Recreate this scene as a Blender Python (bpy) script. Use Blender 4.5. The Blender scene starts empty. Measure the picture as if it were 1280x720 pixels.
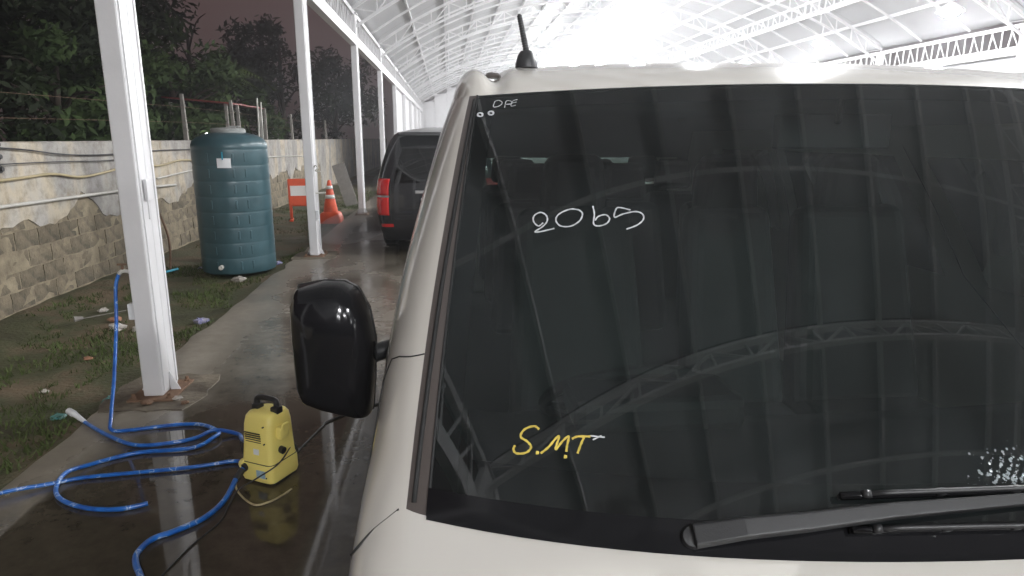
import bpy, bmesh, math, random
from mathutils import Vector, Matrix, noise
from mathutils.bvhtree import BVHTree
random.seed(11)
R = math.radians
scene = bpy.context.scene
COL = scene.collection

# ------------------------------------------------------------------ camera, sky, exposure
CAM_H = 1.75
cd = bpy.data.cameras.new('camera'); cam = bpy.data.objects.new('camera', cd); COL.objects.link(cam)
cam.location = (0, 0, CAM_H)
PITCH, YAW, FPX = R(12.6), R(5.3), 838.0
cam.rotation_euler = (math.pi/2 - PITCH, 0, -YAW)
cd.sensor_width = 36.0; cd.lens = FPX/1280*36.0
cd.clip_start = 0.02; cd.clip_end = 1000
scene.camera = cam
world = bpy.data.worlds.new('World'); scene.world = world; world.use_nodes = True
wn = world.node_tree.nodes; wl = world.node_tree.links
bg = wn['Background']
bg.inputs['Color'].default_value = (0.072, 0.047, 0.046, 1)   # low cloud lit by town light at night
bg.inputs['Strength'].default_value = 1.15
vs = scene.view_settings
vs.view_transform = 'Standard'; vs.look = 'None'; vs.gamma = 1.0; vs.exposure = 0.12; vs.use_curve_mapping = False
scene.cycles.use_denoising = True; scene.cycles.adaptive_threshold = .02
scene.cycles.max_bounces = 7; scene.cycles.diffuse_bounces = 3; scene.cycles.glossy_bounces = 4
scene.cycles.transparent_max_bounces = 12
scene.cycles.sample_clamp_indirect = 6.0; scene.cycles.volume_bounces = 0
LAMP_STRENGTH = 1300.0
HAZE = .0062

# ------------------------------------------------------------------ helpers
def mat(name, col=(.5, .5, .5), rough=.6, metal=0.0, var=.0, vscale=8.0, bump=0.0, bscale=40.0, col2=None, coat=0.0, spec=.5, emit=None, estr=0.0, rand=0.0):
    m = bpy.data.materials.new(name); m.use_nodes = True
    n = m.node_tree.nodes; l = m.node_tree.links
    b = n['Principled BSDF']
    b.inputs['Base Color'].default_value = (*col, 1)
    b.inputs['Roughness'].default_value = rough
    b.inputs['Metallic'].default_value = metal
    b.inputs['Specular IOR Level'].default_value = spec
    b.inputs['Coat Weight'].default_value = coat
    b.inputs['Coat Roughness'].default_value = .05
    if emit:
        b.inputs['Emission Color'].default_value = (*emit, 1); b.inputs['Emission Strength'].default_value = estr
    tc = n.new('ShaderNodeTexCoord')
    out = None
    if var or col2:
        nz = n.new('ShaderNodeTexNoise'); nz.inputs['Scale'].default_value = vscale; nz.inputs['Detail'].default_value = 6
        nz.inputs['Roughness'].default_value = .65
        l.new(tc.outputs['Object'], nz.inputs['Vector'])
        rp = n.new('ShaderNodeValToRGB')
        c2 = col2 if col2 else tuple(c*(1-var) for c in col)
        rp.color_ramp.elements[0].position = .35; rp.color_ramp.elements[1].position = .68
        rp.color_ramp.elements[0].color = (*c2, 1); rp.color_ramp.elements[1].color = (*col, 1)
        l.new(nz.outputs['Fac'], rp.inputs['Fac']); out = rp.outputs['Color']
        mr = n.new('ShaderNodeMapRange'); mr.inputs['To Min'].default_value = max(0, rough-.12); mr.inputs['To Max'].default_value = min(1, rough+.12)
        l.new(nz.outputs['Fac'], mr.inputs['Value']); l.new(mr.outputs['Result'], b.inputs['Roughness'])
    if rand:
        oi = n.new('ShaderNodeObjectInfo'); hs = n.new('ShaderNodeHueSaturation')
        mr2 = n.new('ShaderNodeMapRange'); mr2.inputs['To Min'].default_value = 1-rand; mr2.inputs['To Max'].default_value = 1+rand
        l.new(oi.outputs['Random'], mr2.inputs['Value']); l.new(mr2.outputs['Result'], hs.inputs['Value'])
        if out: l.new(out, hs.inputs['Color'])
        else: hs.inputs['Color'].default_value = (*col, 1)
        out = hs.outputs['Color']
    if out: l.new(out, b.inputs['Base Color'])
    if bump:
        nb = n.new('ShaderNodeTexNoise'); nb.inputs['Scale'].default_value = bscale; nb.inputs['Detail'].default_value = 5
        l.new(tc.outputs['Object'], nb.inputs['Vector'])
        bp = n.new('ShaderNodeBump'); bp.inputs['Strength'].default_value = bump; bp.inputs['Distance'].default_value = .02
        l.new(nb.outputs['Fac'], bp.inputs['Height']); l.new(bp.outputs['Normal'], b.inputs['Normal'])
    return m

class MB:
    def __init__(s): s.v = []; s.f = []
    def quad(s, a, b, c, d):
        i = len(s.v); s.v += [tuple(a), tuple(b), tuple(c), tuple(d)]; s.f.append((i, i+1, i+2, i+3))
    def tri(s, a, b, c):
        i = len(s.v); s.v += [tuple(a), tuple(b), tuple(c)]; s.f.append((i, i+1, i+2))
    def box(s, c, d, rz=0.0, M=None, taper=1.0):
        i = len(s.v); x, y, z = d[0]/2, d[1]/2, d[2]/2
        T = M if M is not None else Matrix.Rotation(rz, 3, 'Z')
        for sz in (-1, 1):
            t = 1.0 if sz < 0 else taper
            for sx, sy in ((-1, -1), (1, -1), (1, 1), (-1, 1)):
                s.v.append(tuple(Vector(c) + T @ Vector((sx*x*t, sy*y*t, sz*z))))
        for q in ((3, 2, 1, 0), (4, 5, 6, 7), (0, 1, 5, 4), (1, 2, 6, 5), (2, 3, 7, 6), (3, 0, 4, 7)):
            s.f.append(tuple(i+k for k in q))
        return s
    def bar(s, a, b, w, h=None):
        a = Vector(a); b = Vector(b); h = h or w
        d = b-a; L = d.length
        if L < 1e-6: return s
        q = d.to_track_quat('Z', 'Y').to_matrix()
        return s.box((a+b)/2, (w, h, L), M=q)
    def tube(s, pts, r, n=8, cap=True):
        pts = [Vector(p) for p in pts]; i0 = len(s.v); m = len(pts)
        rr = r if isinstance(r, (list, tuple)) else [r]*m
        up = Vector((0, 0, 1)); prev = None
        for k, p in enumerate(pts):
            t = (pts[min(k+1, m-1)]-pts[max(k-1, 0)]).normalized()
            if prev is None:
                a = t.cross(up)
                if a.length < .05: a = t.cross(Vector((1, 0, 0)))
            else:
                a = prev - t*prev.dot(t)
            a.normalize(); prev = a; b = t.cross(a)
            for j in range(n):
                an = 2*math.pi*j/n
                s.v.append(tuple(p + (a*math.cos(an)+b*math.sin(an))*rr[k]))
        for k in range(m-1):
            for j in range(n):
                s.f.append((i0+k*n+j, i0+k*n+(j+1) % n, i0+(k+1)*n+(j+1) % n, i0+(k+1)*n+j))
        if cap:
            s.f.append(tuple(i0+j for j in range(n-1, -1, -1))); s.f.append(tuple(i0+(m-1)*n+j for j in range(n)))
        return s
    def lathe(s, prof, n=32, c=(0, 0, 0), M=None):
        i0 = len(s.v); c = Vector(c)
        for (r, z) in prof:
            for j in range(n):
                a = 2*math.pi*j/n; p = Vector((r*math.cos(a), r*math.sin(a), z))
                s.v.append(tuple(c + (M @ p if M is not None else p)))
        for k in range(len(prof)-1):
            for j in range(n):
                s.f.append((i0+k*n+j, i0+k*n+(j+1) % n, i0+(k+1)*n+(j+1) % n, i0+(k+1)*n+j))
        if prof[0][0] > 1e-5: s.f.append(tuple(i0+j for j in range(n-1, -1, -1)))
        if prof[-1][0] > 1e-5: s.f.append(tuple(i0+(len(prof)-1)*n+j for j in range(n)))
        return s
    def grid(s, P):
        i0 = len(s.v); a = len(P); b = len(P[0])
        for row in P: s.v += [tuple(p) for p in row]
        for i in range(a-1):
            for j in range(b-1):
                s.f.append((i0+i*b+j, i0+i*b+j+1, i0+(i+1)*b+j+1, i0+(i+1)*b+j))
        return s
    def mesh(s, name, m, smooth=False, weld=0.0):
        me = bpy.data.meshes.new(name); me.from_pydata(s.v, [], s.f)
        bm = bmesh.new(); bm.from_mesh(me)
        if weld: bmesh.ops.remove_doubles(bm, verts=bm.verts, dist=weld)
        bmesh.ops.recalc_face_normals(bm, faces=bm.faces)
        if smooth == 'angle':
            for e in bm.edges:
                e.smooth = len(e.link_faces) == 2 and e.calc_face_angle(0) < R(38)
        bm.to_mesh(me); bm.free()
        if smooth:
            for p in me.polygons: p.use_smooth = True
        if m: me.materials.append(m)
        return me
    def build(s, name, m, parent=None, smooth=False, weld=0.0, bevel=0.0, solid=0.0, seg=2):
        o = bpy.data.objects.new(name, s.mesh(name, m, smooth, weld)); COL.objects.link(o)
        if parent: o.parent = parent
        if solid:
            md = o.modifiers.new('solid', 'SOLIDIFY'); md.thickness = solid; md.offset = -1
        if bevel:
            md = o.modifiers.new('bevel', 'BEVEL'); md.width = bevel; md.segments = seg; md.limit_method = 'ANGLE'; md.angle_limit = R(40)
        return o

def tag(o, label=None, cat=None, group=None, kind=None):
    if label: o['label'] = label
    if cat: o['category'] = cat
    if group: o['group'] = group
    if kind: o['kind'] = kind
    return o
def empty(name, loc=(0, 0, 0), rz=0.0):
    o = bpy.data.objects.new(name, None); COL.objects.link(o); o.location = loc; o.rotation_euler = (0, 0, rz); o.empty_display_size = .1
    return o
def copy_tree(o, parent=None):
    c = o.copy(); COL.objects.link(c); c.parent = parent
    for ch in list(o.children): copy_tree(ch, c)
    return c
def spline(pts, k=8):
    pts = [Vector(p) for p in pts]; out = []
    for i in range(len(pts)-1):
        p0 = pts[max(i-1, 0)]; p1 = pts[i]; p2 = pts[i+1]; p3 = pts[min(i+2, len(pts)-1)]
        for j in range(k):
            t = j/k
            out.append(.5*((2*p1) + (p2-p0)*t + (2*p0-5*p1+4*p2-p3)*t*t + (3*p1-p0-3*p2+p3)*t**3))
    out.append(pts[-1]); return out
def interp(tab):
    xs = [a for a, b in tab]; ys = [b for a, b in tab]; n = len(xs)
    d = [(ys[i+1]-ys[i])/(xs[i+1]-xs[i]) for i in range(n-1)]
    m = [d[0]] + [0 if d[i-1]*d[i] <= 0 else 2*d[i-1]*d[i]/(d[i-1]+d[i]) for i in range(1, n-1)] + [d[-1]]
    def f(x):
        if x <= xs[0]: return ys[0]
        if x >= xs[-1]: return ys[-1]
        i = max(k for k in range(n-1) if xs[k] <= x); h = xs[i+1]-xs[i]; t = (x-xs[i])/h
        return ys[i]*(1+2*t)*(1-t)**2 + h*m[i]*t*(1-t)**2 + ys[i+1]*t*t*(3-2*t) + h*m[i+1]*t*t*(t-1)
    return f
def ramp(n, l, fac, stops):
    rp = n.new('ShaderNodeValToRGB'); e = rp.color_ramp.elements
    while len(e) < len(stops): e.new(.5)
    for k, (p, c) in enumerate(stops):
        e[k].position = p; e[k].color = (*c, 1) if len(c) == 3 else c
    l.new(fac, rp.inputs['Fac']); return rp.outputs['Color']

# ------------------------------------------------------------------ materials
M = {}
M['white_steel'] = mat('white_steel', (.70, .69, .70), .38, var=.07, vscale=3, bump=.05, bscale=25)
M['roof_sheet'] = mat('roof_sheet', (.40, .40, .415), .5, var=.05, vscale=1.5)
M['steel_dark'] = mat('steel_dark', (.10, .09, .08), .6, metal=.4)
M['rust'] = mat('rust', (.22, .13, .08), .8, var=.4, vscale=20)
M['van_white'] = mat('van_white', (.64, .612, .565), .20, coat=.7, var=.055, vscale=3.5)
M['van_black'] = mat('van_black', (.012, .012, .014), .22, coat=.7)
M['black_plastic'] = mat('black_plastic', (.018, .018, .019), .42, bump=.05, bscale=400)
M['gloss_black'] = mat('gloss_black', (.007, .007, .008), .12, spec=.28)
M['trim'] = mat('trim', (.085, .073, .068), .28)
M['rubber'] = mat('rubber', (.014, .014, .014), .75)
M['tyre'] = mat('tyre', (.02, .02, .02), .8)
M['rim'] = mat('rim', (.45, .45, .46), .35, metal=.9)
M['seam'] = mat('seam', (.02, .02, .02), .8)
M['fabric'] = mat('fabric', (.035, .036, .036), .9, var=.2, vscale=60)
M['inner'] = mat('inner', (.09, .088, .082), .8)
M['liner'] = mat('liner', (.28, .28, .265), .85)
M['red_lamp'] = mat('red_lamp', (.45, .012, .012), .12, coat=1)
M['clear_lamp'] = mat('clear_lamp', (.6, .6, .6), .1, coat=1)
M['chalk'] = mat('chalk', (.60, .62, .64), .9, var=.35, vscale=60)
M['yellow_chalk'] = mat('yellow_chalk', (.66, .52, .10), .9, var=.35, vscale=60)
M['yellow'] = mat('yellow', (.86, .72, .21), .38, var=.05, vscale=5)
M['sticker'] = mat('sticker', (.75, .76, .78), .5)
M['blue_sticker'] = mat('blue_sticker', (.45, .58, .68), .5, col2=(.2, .34, .45), vscale=25)
M['tank'] = mat('tank', (.045, .10, .118), .33, var=.25, vscale=4)
M['tank_lid'] = mat('tank_lid', (.30, .31, .30), .5)
M['orange'] = mat('orange', (.80, .10, .03), .45, var=.15, vscale=8)
M['reflective'] = mat('reflective', (.82, .82, .80), .4)
M['pipe_white'] = mat('pipe_white', (.62, .60, .55), .5, var=.2, vscale=6)
M['pipe_yellow'] = mat('pipe_yellow', (.46, .38, .22), .6, var=.2, vscale=6)
M['cable'] = mat('cable', (.03, .03, .032), .6)
M['post'] = mat('post', (.33, .31, .28), .85, var=.3, vscale=12)
M['bark'] = mat('bark', (.07, .052, .038), .9, var=.4, vscale=14)
M['wood'] = mat('wood', (.28, .26, .24), .8, var=.3, vscale=6)

def hose_mat():
    m = mat('blue_hose', (.012, .10, .42), .28, coat=.4)
    n = m.node_tree.nodes; l = m.node_tree.links; b = n['Principled BSDF']
    tc = n.new('ShaderNodeTexCoord'); nz = n.new('ShaderNodeTexNoise'); nz.inputs['Scale'].default_value = 13; nz.inputs['Detail'].default_value = 2
    l.new(tc.outputs['Object'], nz.inputs['Vector'])
    c = ramp(n, l, nz.outputs['Fac'], [(.35, (.008, .075, .33)), (.585, (.014, .14, .50)), (.61, (.42, .52, .68)), (.64, (.014, .13, .48))])
    l.new(c, b.inputs['Base Color']); return m
M['hose'] = hose_mat()

def leaf_mat(name, c1, c2):
    m = mat(name, c1, .75, spec=.2)
    n = m.node_tree.nodes; l = m.node_tree.links; b = n['Principled BSDF']
    tc = n.new('ShaderNodeTexCoord'); nz = n.new('ShaderNodeTexNoise'); nz.inputs['Scale'].default_value = .9; nz.inputs['Detail'].default_value = 6
    l.new(tc.outputs['Object'], nz.inputs['Vector'])
    l.new(ramp(n, l, nz.outputs['Fac'], [(.35, c2), (.65, c1)]), b.inputs['Base Color'])
    return m
M['leaf_dark'] = leaf_mat('leaf_dark', (.032, .044, .020), (.016, .022, .011))
M['leaf_mid'] = leaf_mat('leaf_mid', (.060, .095, .028), (.030, .050, .018))
M['leaf_pale'] = leaf_mat('leaf_pale', (.11, .15, .04), (.05, .08, .024))
M['grass'] = leaf_mat('grass_blades', (.085, .12, .035), (.05, .06, .02))

def glass_mat(name, tint, ior=1.55, film=0.0):
    m = bpy.data.materials.new(name); m.use_nodes = True
    n = m.node_tree.nodes; l = m.node_tree.links; n.clear()
    out = n.new('ShaderNodeOutputMaterial'); tr = n.new('ShaderNodeBsdfTransparent'); tr.inputs['Color'].default_value = (*tint, 1)
    gl = n.new('ShaderNodeBsdfGlossy'); gl.inputs['Roughness'].default_value = .012; gl.inputs['Color'].default_value = (1, 1, 1, 1)
    fr = n.new('ShaderNodeFresnel'); fr.inputs['IOR'].default_value = ior
    mx = n.new('ShaderNodeMixShader'); l.new(fr.outputs['Fac'], mx.inputs['Fac'])
    src = tr.outputs['BSDF']
    if film:
        df = n.new('ShaderNodeBsdfDiffuse'); df.inputs['Color'].default_value = (.60, .72, .74, 1)
        tc = n.new('ShaderNodeTexCoord'); mp = n.new('ShaderNodeMapping'); mp.inputs['Scale'].default_value = (1, .45, .45); mp.inputs['Rotation'].default_value = (0, .5, .3)
        nz = n.new('ShaderNodeTexNoise'); nz.inputs['Scale'].default_value = 4; nz.inputs['Distortion'].default_value = 1.2; nz.inputs['Detail'].default_value = 8
        l.new(tc.outputs['Object'], mp.inputs['Vector']); l.new(mp.outputs['Vector'], nz.inputs['Vector'])
        mr = n.new('ShaderNodeMapRange'); mr.inputs['From Min'].default_value = .3; mr.inputs['From Max'].default_value = .75
        mr.inputs['To Min'].default_value = film*.35; mr.inputs['To Max'].default_value = film*1.9
        l.new(nz.outputs['Fac'], mr.inputs['Value'])
        m2 = n.new('ShaderNodeMixShader'); l.new(mr.outputs['Result'], m2.inputs['Fac'])
        l.new(src, m2.inputs[1]); l.new(df.outputs['BSDF'], m2.inputs[2]); src = m2.outputs['Shader']
    l.new(src, mx.inputs[1]); l.new(gl.outputs['BSDF'], mx.inputs[2])
    l.new(mx.outputs['Shader'], out.inputs['Surface'])
    return m
M['windshield'] = glass_mat('windshield_glass', (.33, .41, .385), 1.55, film=.012)
M['side_glass'] = glass_mat('side_glass', (.22, .25, .24), 1.6, film=.004)
M['dark_glass'] = glass_mat('dark_glass', (.05, .055, .06), 1.6)

def concrete_mat():
    m = mat('wet_concrete', (.3, .28, .25), .4)
    n = m.node_tree.nodes; l = m.node_tree.links; b = n['Principled BSDF']
    tc = n.new('ShaderNodeTexCoord'); sp = n.new('ShaderNodeSeparateXYZ'); l.new(tc.outputs['Object'], sp.inputs['Vector'])
    big = n.new('ShaderNodeTexNoise'); big.inputs['Scale'].default_value = .55; big.inputs['Detail'].default_value = 5; big.inputs['Roughness'].default_value = .55
    l.new(tc.outputs['Object'], big.inputs['Vector'])
    fine = n.new('ShaderNodeTexNoise'); fine.inputs['Scale'].default_value = 9; fine.inputs['Detail'].default_value = 8; fine.inputs['Roughness'].default_value = .7
    l.new(tc.outputs['Object'], fine.inputs['Vector'])
    # dry towards the outer edge (x = -2.35), drained wet inside
    ed = n.new('ShaderNodeMapRange'); ed.inputs['From Min'].default_value = -2.25; ed.inputs['From Max'].default_value = -1.75
    ed.inputs['To Min'].default_value = .30; ed.inputs['To Max'].default_value = 0
    l.new(sp.outputs['X'], ed.inputs['Value'])
    # the standing water lies in the low part of the slab by the first posts
    lo = n.new('ShaderNodeMapRange'); lo.inputs['From Min'].default_value = 3.6; lo.inputs['From Max'].default_value = 5.4
    lo.inputs['To Min'].default_value = -.16; lo.inputs['To Max'].default_value = .06
    l.new(sp.outputs['Y'], lo.inputs['Value'])
    a0 = n.new('ShaderNodeMath'); a0.operation = 'ADD'; l.new(big.outputs['Fac'], a0.inputs[0]); l.new(ed.outputs['Result'], a0.inputs[1])
    ad = n.new('ShaderNodeMath'); ad.operation = 'ADD'; l.new(a0.outputs[0], ad.inputs[0]); l.new(lo.outputs['Result'], ad.inputs[1])
    f2 = n.new('ShaderNodeMath'); f2.operation = 'MULTIPLY_ADD'; f2.inputs[1].default_value = .12; l.new(fine.outputs['Fac'], f2.inputs[0]); l.new(ad.outputs[0], f2.inputs[2])
    dry = n.new('ShaderNodeMapRange'); dry.inputs['From Min'].default_value = .48; dry.inputs['From Max'].default_value = .90; dry.clamp = True
    l.new(f2.outputs[0], dry.inputs['Value'])
    cw = ramp(n, l, fine.outputs['Fac'], [(.3, (.040, .033, .023)), (.7, (.072, .060, .044))])
    cdry = ramp(n, l, fine.outputs['Fac'], [(.3, (.21, .185, .15)), (.7, (.31, .28, .235))])
    mx = n.new('ShaderNodeMix'); mx.data_type = 'RGBA'; l.new(dry.outputs['Result'], mx.inputs['Factor']); l.new(cw, mx.inputs['A']); l.new(cdry, mx.inputs['B'])
    l.new(mx.outputs['Result'], b.inputs['Base Color'])
    rr = n.new('ShaderNodeMapRange'); rr.inputs['To Min'].default_value = .045; rr.inputs['To Max'].default_value = .55
    l.new(dry.outputs['Result'], rr.inputs['Value']); l.new(rr.outputs['Result'], b.inputs['Roughness'])
    bp = n.new('ShaderNodeBump'); bp.inputs['Distance'].default_value = .01
    bs = n.new('ShaderNodeMapRange'); bs.inputs['To Min'].default_value = .004; bs.inputs['To Max'].default_value = .30
    l.new(dry.outputs['Result'], bs.inputs['Value']); l.new(bs.outputs['Result'], bp.inputs['Strength'])
    l.new(fine.outputs['Fac'], bp.inputs['Height']); l.new(bp.outputs['Normal'], b.inputs['Normal'])
    return m
M['concrete'] = concrete_mat()

def soil_mat():
    m = mat('soil', (.1, .08, .05), .8)
    n = m.node_tree.nodes; l = m.node_tree.links; b = n['Principled BSDF']
    tc = n.new('ShaderNodeTexCoord')
    a = n.new('ShaderNodeTexNoise'); a.inputs['Scale'].default_value = 1.3; a.inputs['Detail'].default_value = 9; a.inputs['Roughness'].default_value = .68
    l.new(tc.outputs['Object'], a.inputs['Vector'])
    l.new(ramp(n, l, a.outputs['Fac'], [(.32, (.035, .030, .018)), (.47, (.055, .060, .025)), (.56, (.10, .075, .042)), (.7, (.15, .105, .062))]), b.inputs['Base Color'])
    l.new(ramp(n, l, a.outputs['Fac'], [(.35, (.45, .45, .45)), (.6, (.95, .95, .95))]), b.inputs['Roughness'])
    c = n.new('ShaderNodeTexNoise'); c.inputs['Scale'].default_value = 30; c.inputs['Detail'].default_value = 6; l.new(tc.outputs['Object'], c.inputs['Vector'])
    bp = n.new('ShaderNodeBump'); bp.inputs['Strength'].default_value = .7; bp.inputs['Distance'].default_value = .03
    l.new(c.outputs['Fac'], bp.inputs['Height']); l.new(bp.outputs['Normal'], b.inputs['Normal'])
    return m
M['soil'] = soil_mat()

def plaster_mat():
    m = mat('stained_plaster', (.4, .36, .3), .9)
    n = m.node_tree.nodes; l = m.node_tree.links; b = n['Principled BSDF']
    tc = n.new('ShaderNodeTexCoord'); mp = n.new('ShaderNodeMapping'); mp.inputs['Scale'].default_value = (1, .95, .38)
    l.new(tc.outputs['Object'], mp.inputs['Vector'])
    s = n.new('ShaderNodeTexNoise'); s.inputs['Scale'].default_value = 1.6; s.inputs['Detail'].default_value = 5; l.new(mp.outputs['Vector'], s.inputs['Vector'])
    t = n.new('ShaderNodeTexNoise'); t.inputs['Scale'].default_value = 5; t.inputs['Detail'].default_value = 8; t.inputs['Roughness'].default_value = .7; l.new(tc.outputs['Object'], t.inputs['Vector'])
    c1 = ramp(n, l, s.outputs['Fac'], [(.36, (.30, .285, .275)), (.50, (.42, .40, .37)), (.58, (.54, .47, .36)), (.70, (.48, .455, .42))])
    c2 = ramp(n, l, t.outputs['Fac'], [(.33, (.45, .40, .34)), (.55, (1, 1, 1))])
    mx = n.new('ShaderNodeMix'); mx.data_type = 'RGBA'; mx.blend_type = 'MULTIPLY'; mx.inputs['Factor'].default_value = .75
    l.new(c1, mx.inputs['A']); l.new(c2, mx.inputs['B']); l.new(mx.outputs['Result'], b.inputs['Base Color'])
    bp = n.new('ShaderNodeBump'); bp.inputs['Strength'].default_value = .4; bp.inputs['Distance'].default_value = .02
    l.new(t.outputs['Fac'], bp.inputs['Height']); l.new(bp.outputs['Normal'], b.inputs['Normal'])
    return m
M['plaster'] = plaster_mat()
M['block'] = mat('block', (.25, .205, .14), .92, col2=(.10, .085, .06), vscale=7, bump=.6, bscale=28, rand=.25)
M['pad'] = mat('pad', (.20, .17, .125), .7, col2=(.07, .055, .04), vscale=5, bump=.5, bscale=20)
M['mortar'] = mat('mortar', (.34, .285, .195), .95, col2=(.17, .14, .095), vscale=5, bump=.5, bscale=20)

# ------------------------------------------------------------------ the setting
def wob(x, y, s, a): return noise.noise(Vector((x*s, y*s, 3.1)))*a
def ground_z(x, y):
    z = -.045 + wob(x, y, .9, .05) + wob(x, y, 3.1, .02)
    d = min(1, max(0, (-2.3-x)/.25)); e = min(1, max(0, (-3.7-x)/.6))
    return min(z*d - .02, -.012) + e*.07
g = MB()                               # fine sheet beside the slab, part of the same ground
xs = [-4.7 + .1*i for i in range(26)]; ys = [-1 + .13*i for i in range(210)]
g.grid([[(x, y, ground_z(x, y)) for x in xs] for y in ys])
tag(g.build('earth_strip', M['soil'], smooth=True), kind='structure')
g = MB(); g.grid([[(-300+600*i/30, -300+600*j/30, -.16) for i in range(31)] for j in range(31)])
tag(g.build('ground', M['soil']), kind='structure')
SLAB_X = -2.33
g = MB()
edge = [(SLAB_X + wob(0, y*.16, 2.2, .07), y*.16) for y in range(-90, 420)]
top = [[(e[0], e[1], -.10) for e in edge], [(e[0], e[1], -.012) for e in edge], [(e[0]+.02, e[1], 0) for e in edge]]
for x in (-2, -1, 0, 1, 2, 4, 8, 17): top.append([(x, e[1], 0) for e in edge])
g.grid(top)
tag(g.build('concrete_floor', M['concrete'], smooth='angle'), kind='structure')

# ------------------------------------------------------------------ perimeter wall
WX = -4.40
wall = empty('perimeter_wall', (WX, 0, 0))
tag(wall, 'long stained concrete block wall with crumbling plaster behind the grass strip', 'wall')
WT = 1.715
b = MB(); b.box((-.10, 20, WT/2-.1), (.16, 60, WT+.16)); b.build('wall_core', M['mortar'], wall)
def bedge(y): return .86 + .34*noise.noise(Vector((y*1.1, 0, 7))) + .12*noise.noise(Vector((y*4.5, 2, 7))) - .75*max(0, noise.noise(Vector((y*.95, 4, 2)))-.12) + max(0, (9-y))*.03
pl = []; yy = -9.9
while yy < 49.9:
    e = min(1.25, max(.12, bedge(yy))) if yy < 24 else .02
    pl.append((yy, e)); yy += .09
P = [[(-.018, y, e-.004) for y, e in pl]]
for k in range(9):
    t = k/8
    P.append([(.008 + .007*noise.noise(Vector((y*2, t*3, 1))) if k else -.004 + .01*noise.noise(Vector((y*7, 0, 1))), y, e + (WT-.012-e)*t) for y, e in pl])
P.append([(-.01, y, WT+.004*noise.noise(Vector((y*3, 0, 0)))) for y, e in pl]); P.append([(-.19, y, WT) for y, e in pl])
b = MB(); b.grid(P); b.build('plaster_layer', M['plaster'], wall, smooth='angle')
variants = []
for k in range(6):
    bb = MB(); bb.box((0, 0, 0), (.05, .385, .182)); me = bb.mesh('block', M['block'])
    bm = bmesh.new(); bm.from_mesh(me); bmesh.ops.subdivide_edges(bm, edges=[e for e in bm.edges if e.calc_length() > .1], cuts=2, use_grid_fill=True)
    for v in bm.verts:
        if v.co.x > 0: v.co += Vector((random.uniform(-.006, .004), random.uniform(-.008, .008), random.uniform(-.008, .008)))
        else: v.co.z *= .97
    bm.to_mesh(me); bm.free(); variants.append(me)
for r_ in range(5):
    for c_ in range(44):
        y = 5.2 + .4*c_ + (.2 if r_ % 2 else 0); z = .03 + .2*r_ + .09
        if z > bedge(y)+.06 or random.random() < .05: continue
        o = bpy.data.objects.new('block', random.choice(variants)); COL.objects.link(o); o.parent = wall
        o.location = (-.041+random.uniform(-.006, .006), y, z); o.rotation_euler = (random.uniform(-.012, .012), 0, random.uniform(-.02, .02))

# pipes and cables along the wall
def wire(name, pts, r, m, label, cat, group=None, n=8, k=8):
    b = MB(); b.tube(spline(pts, k), r, n); o = b.build(name, m, None, smooth=True); return tag(o, label, cat, group)
wx = WX+.045
wire('water_pipe', [(wx-.01, 3.0, 1.06), (wx, 5, 1.12), (wx, 7, 1.095), (wx, 9.2, 1.07), (wx, 10.1, 1.06), (wx-.01, 11.3, 1.02)], .019, M['pipe_white'], 'white plastic water pipe sagging along the block wall', 'pipe')
wire('conduit', [(wx-.01, 3.0, 1.3), (wx, 7, 1.345), (wx, 7.9, 1.365), (wx, 8.5, 1.30), (wx, 9.2, 1.335), (wx, 9.9, 1.40), (wx, 10.7, 1.345), (wx, 11.6, 1.40), (wx-.01, 12.4, 1.36)], .015, M['pipe_yellow'], 'dull yellow kinked conduit along the wall above the white pipe', 'pipe')
wire('thin_pipe', [(wx, 10.6, 1.16), (wx, 11.6, 1.20), (wx, 12.6, 1.23), (wx, 14.0, 1.18), (wx, 17, 1.30), (wx-.01, 22, 1.20)], .014, M['pipe_white'], 'thin pale pipe on the wall running behind the green tank', 'pipe')
wire('wall_cable', [(wx, 4, 1.72), (wx, 7.0, 1.66), (wx, 8.2, 1.57), (wx, 9.2, 1.545), (wx, 11, 1.57), (wx-.01, 14, 1.55)], .008, M['cable'], 'thin black cable sagging along the top of the wall', 'cable')
wire('wall_cable', [(wx+.01, 4, 1.5), (wx+.01, 7.1, 1.50), (wx, 8.2, 1.49), (wx, 9.2, 1.47), (wx-.01, 10.2, 1.50)], .006, M['cable'], 'thin black cable just above the yellow conduit on the wall', 'cable')
for z, w_ in ((1.69, 'topmost'), (1.575, 'middle'), (1.455, 'lowest')):
    b = MB(); b.tube([(WX+.0, 7.02, z), (WX+.10, 7.02, z)], .022, 10); b.tube([(WX+.035, 7.02, z), (WX+.075, 7.02, z)], .04, 10)
    tag(b.build('cable_insulator', M['cable'], smooth='angle'), w_ + ' of three black cable insulators sticking out of the wall', 'insulator', 'insulators on the wall')
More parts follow.
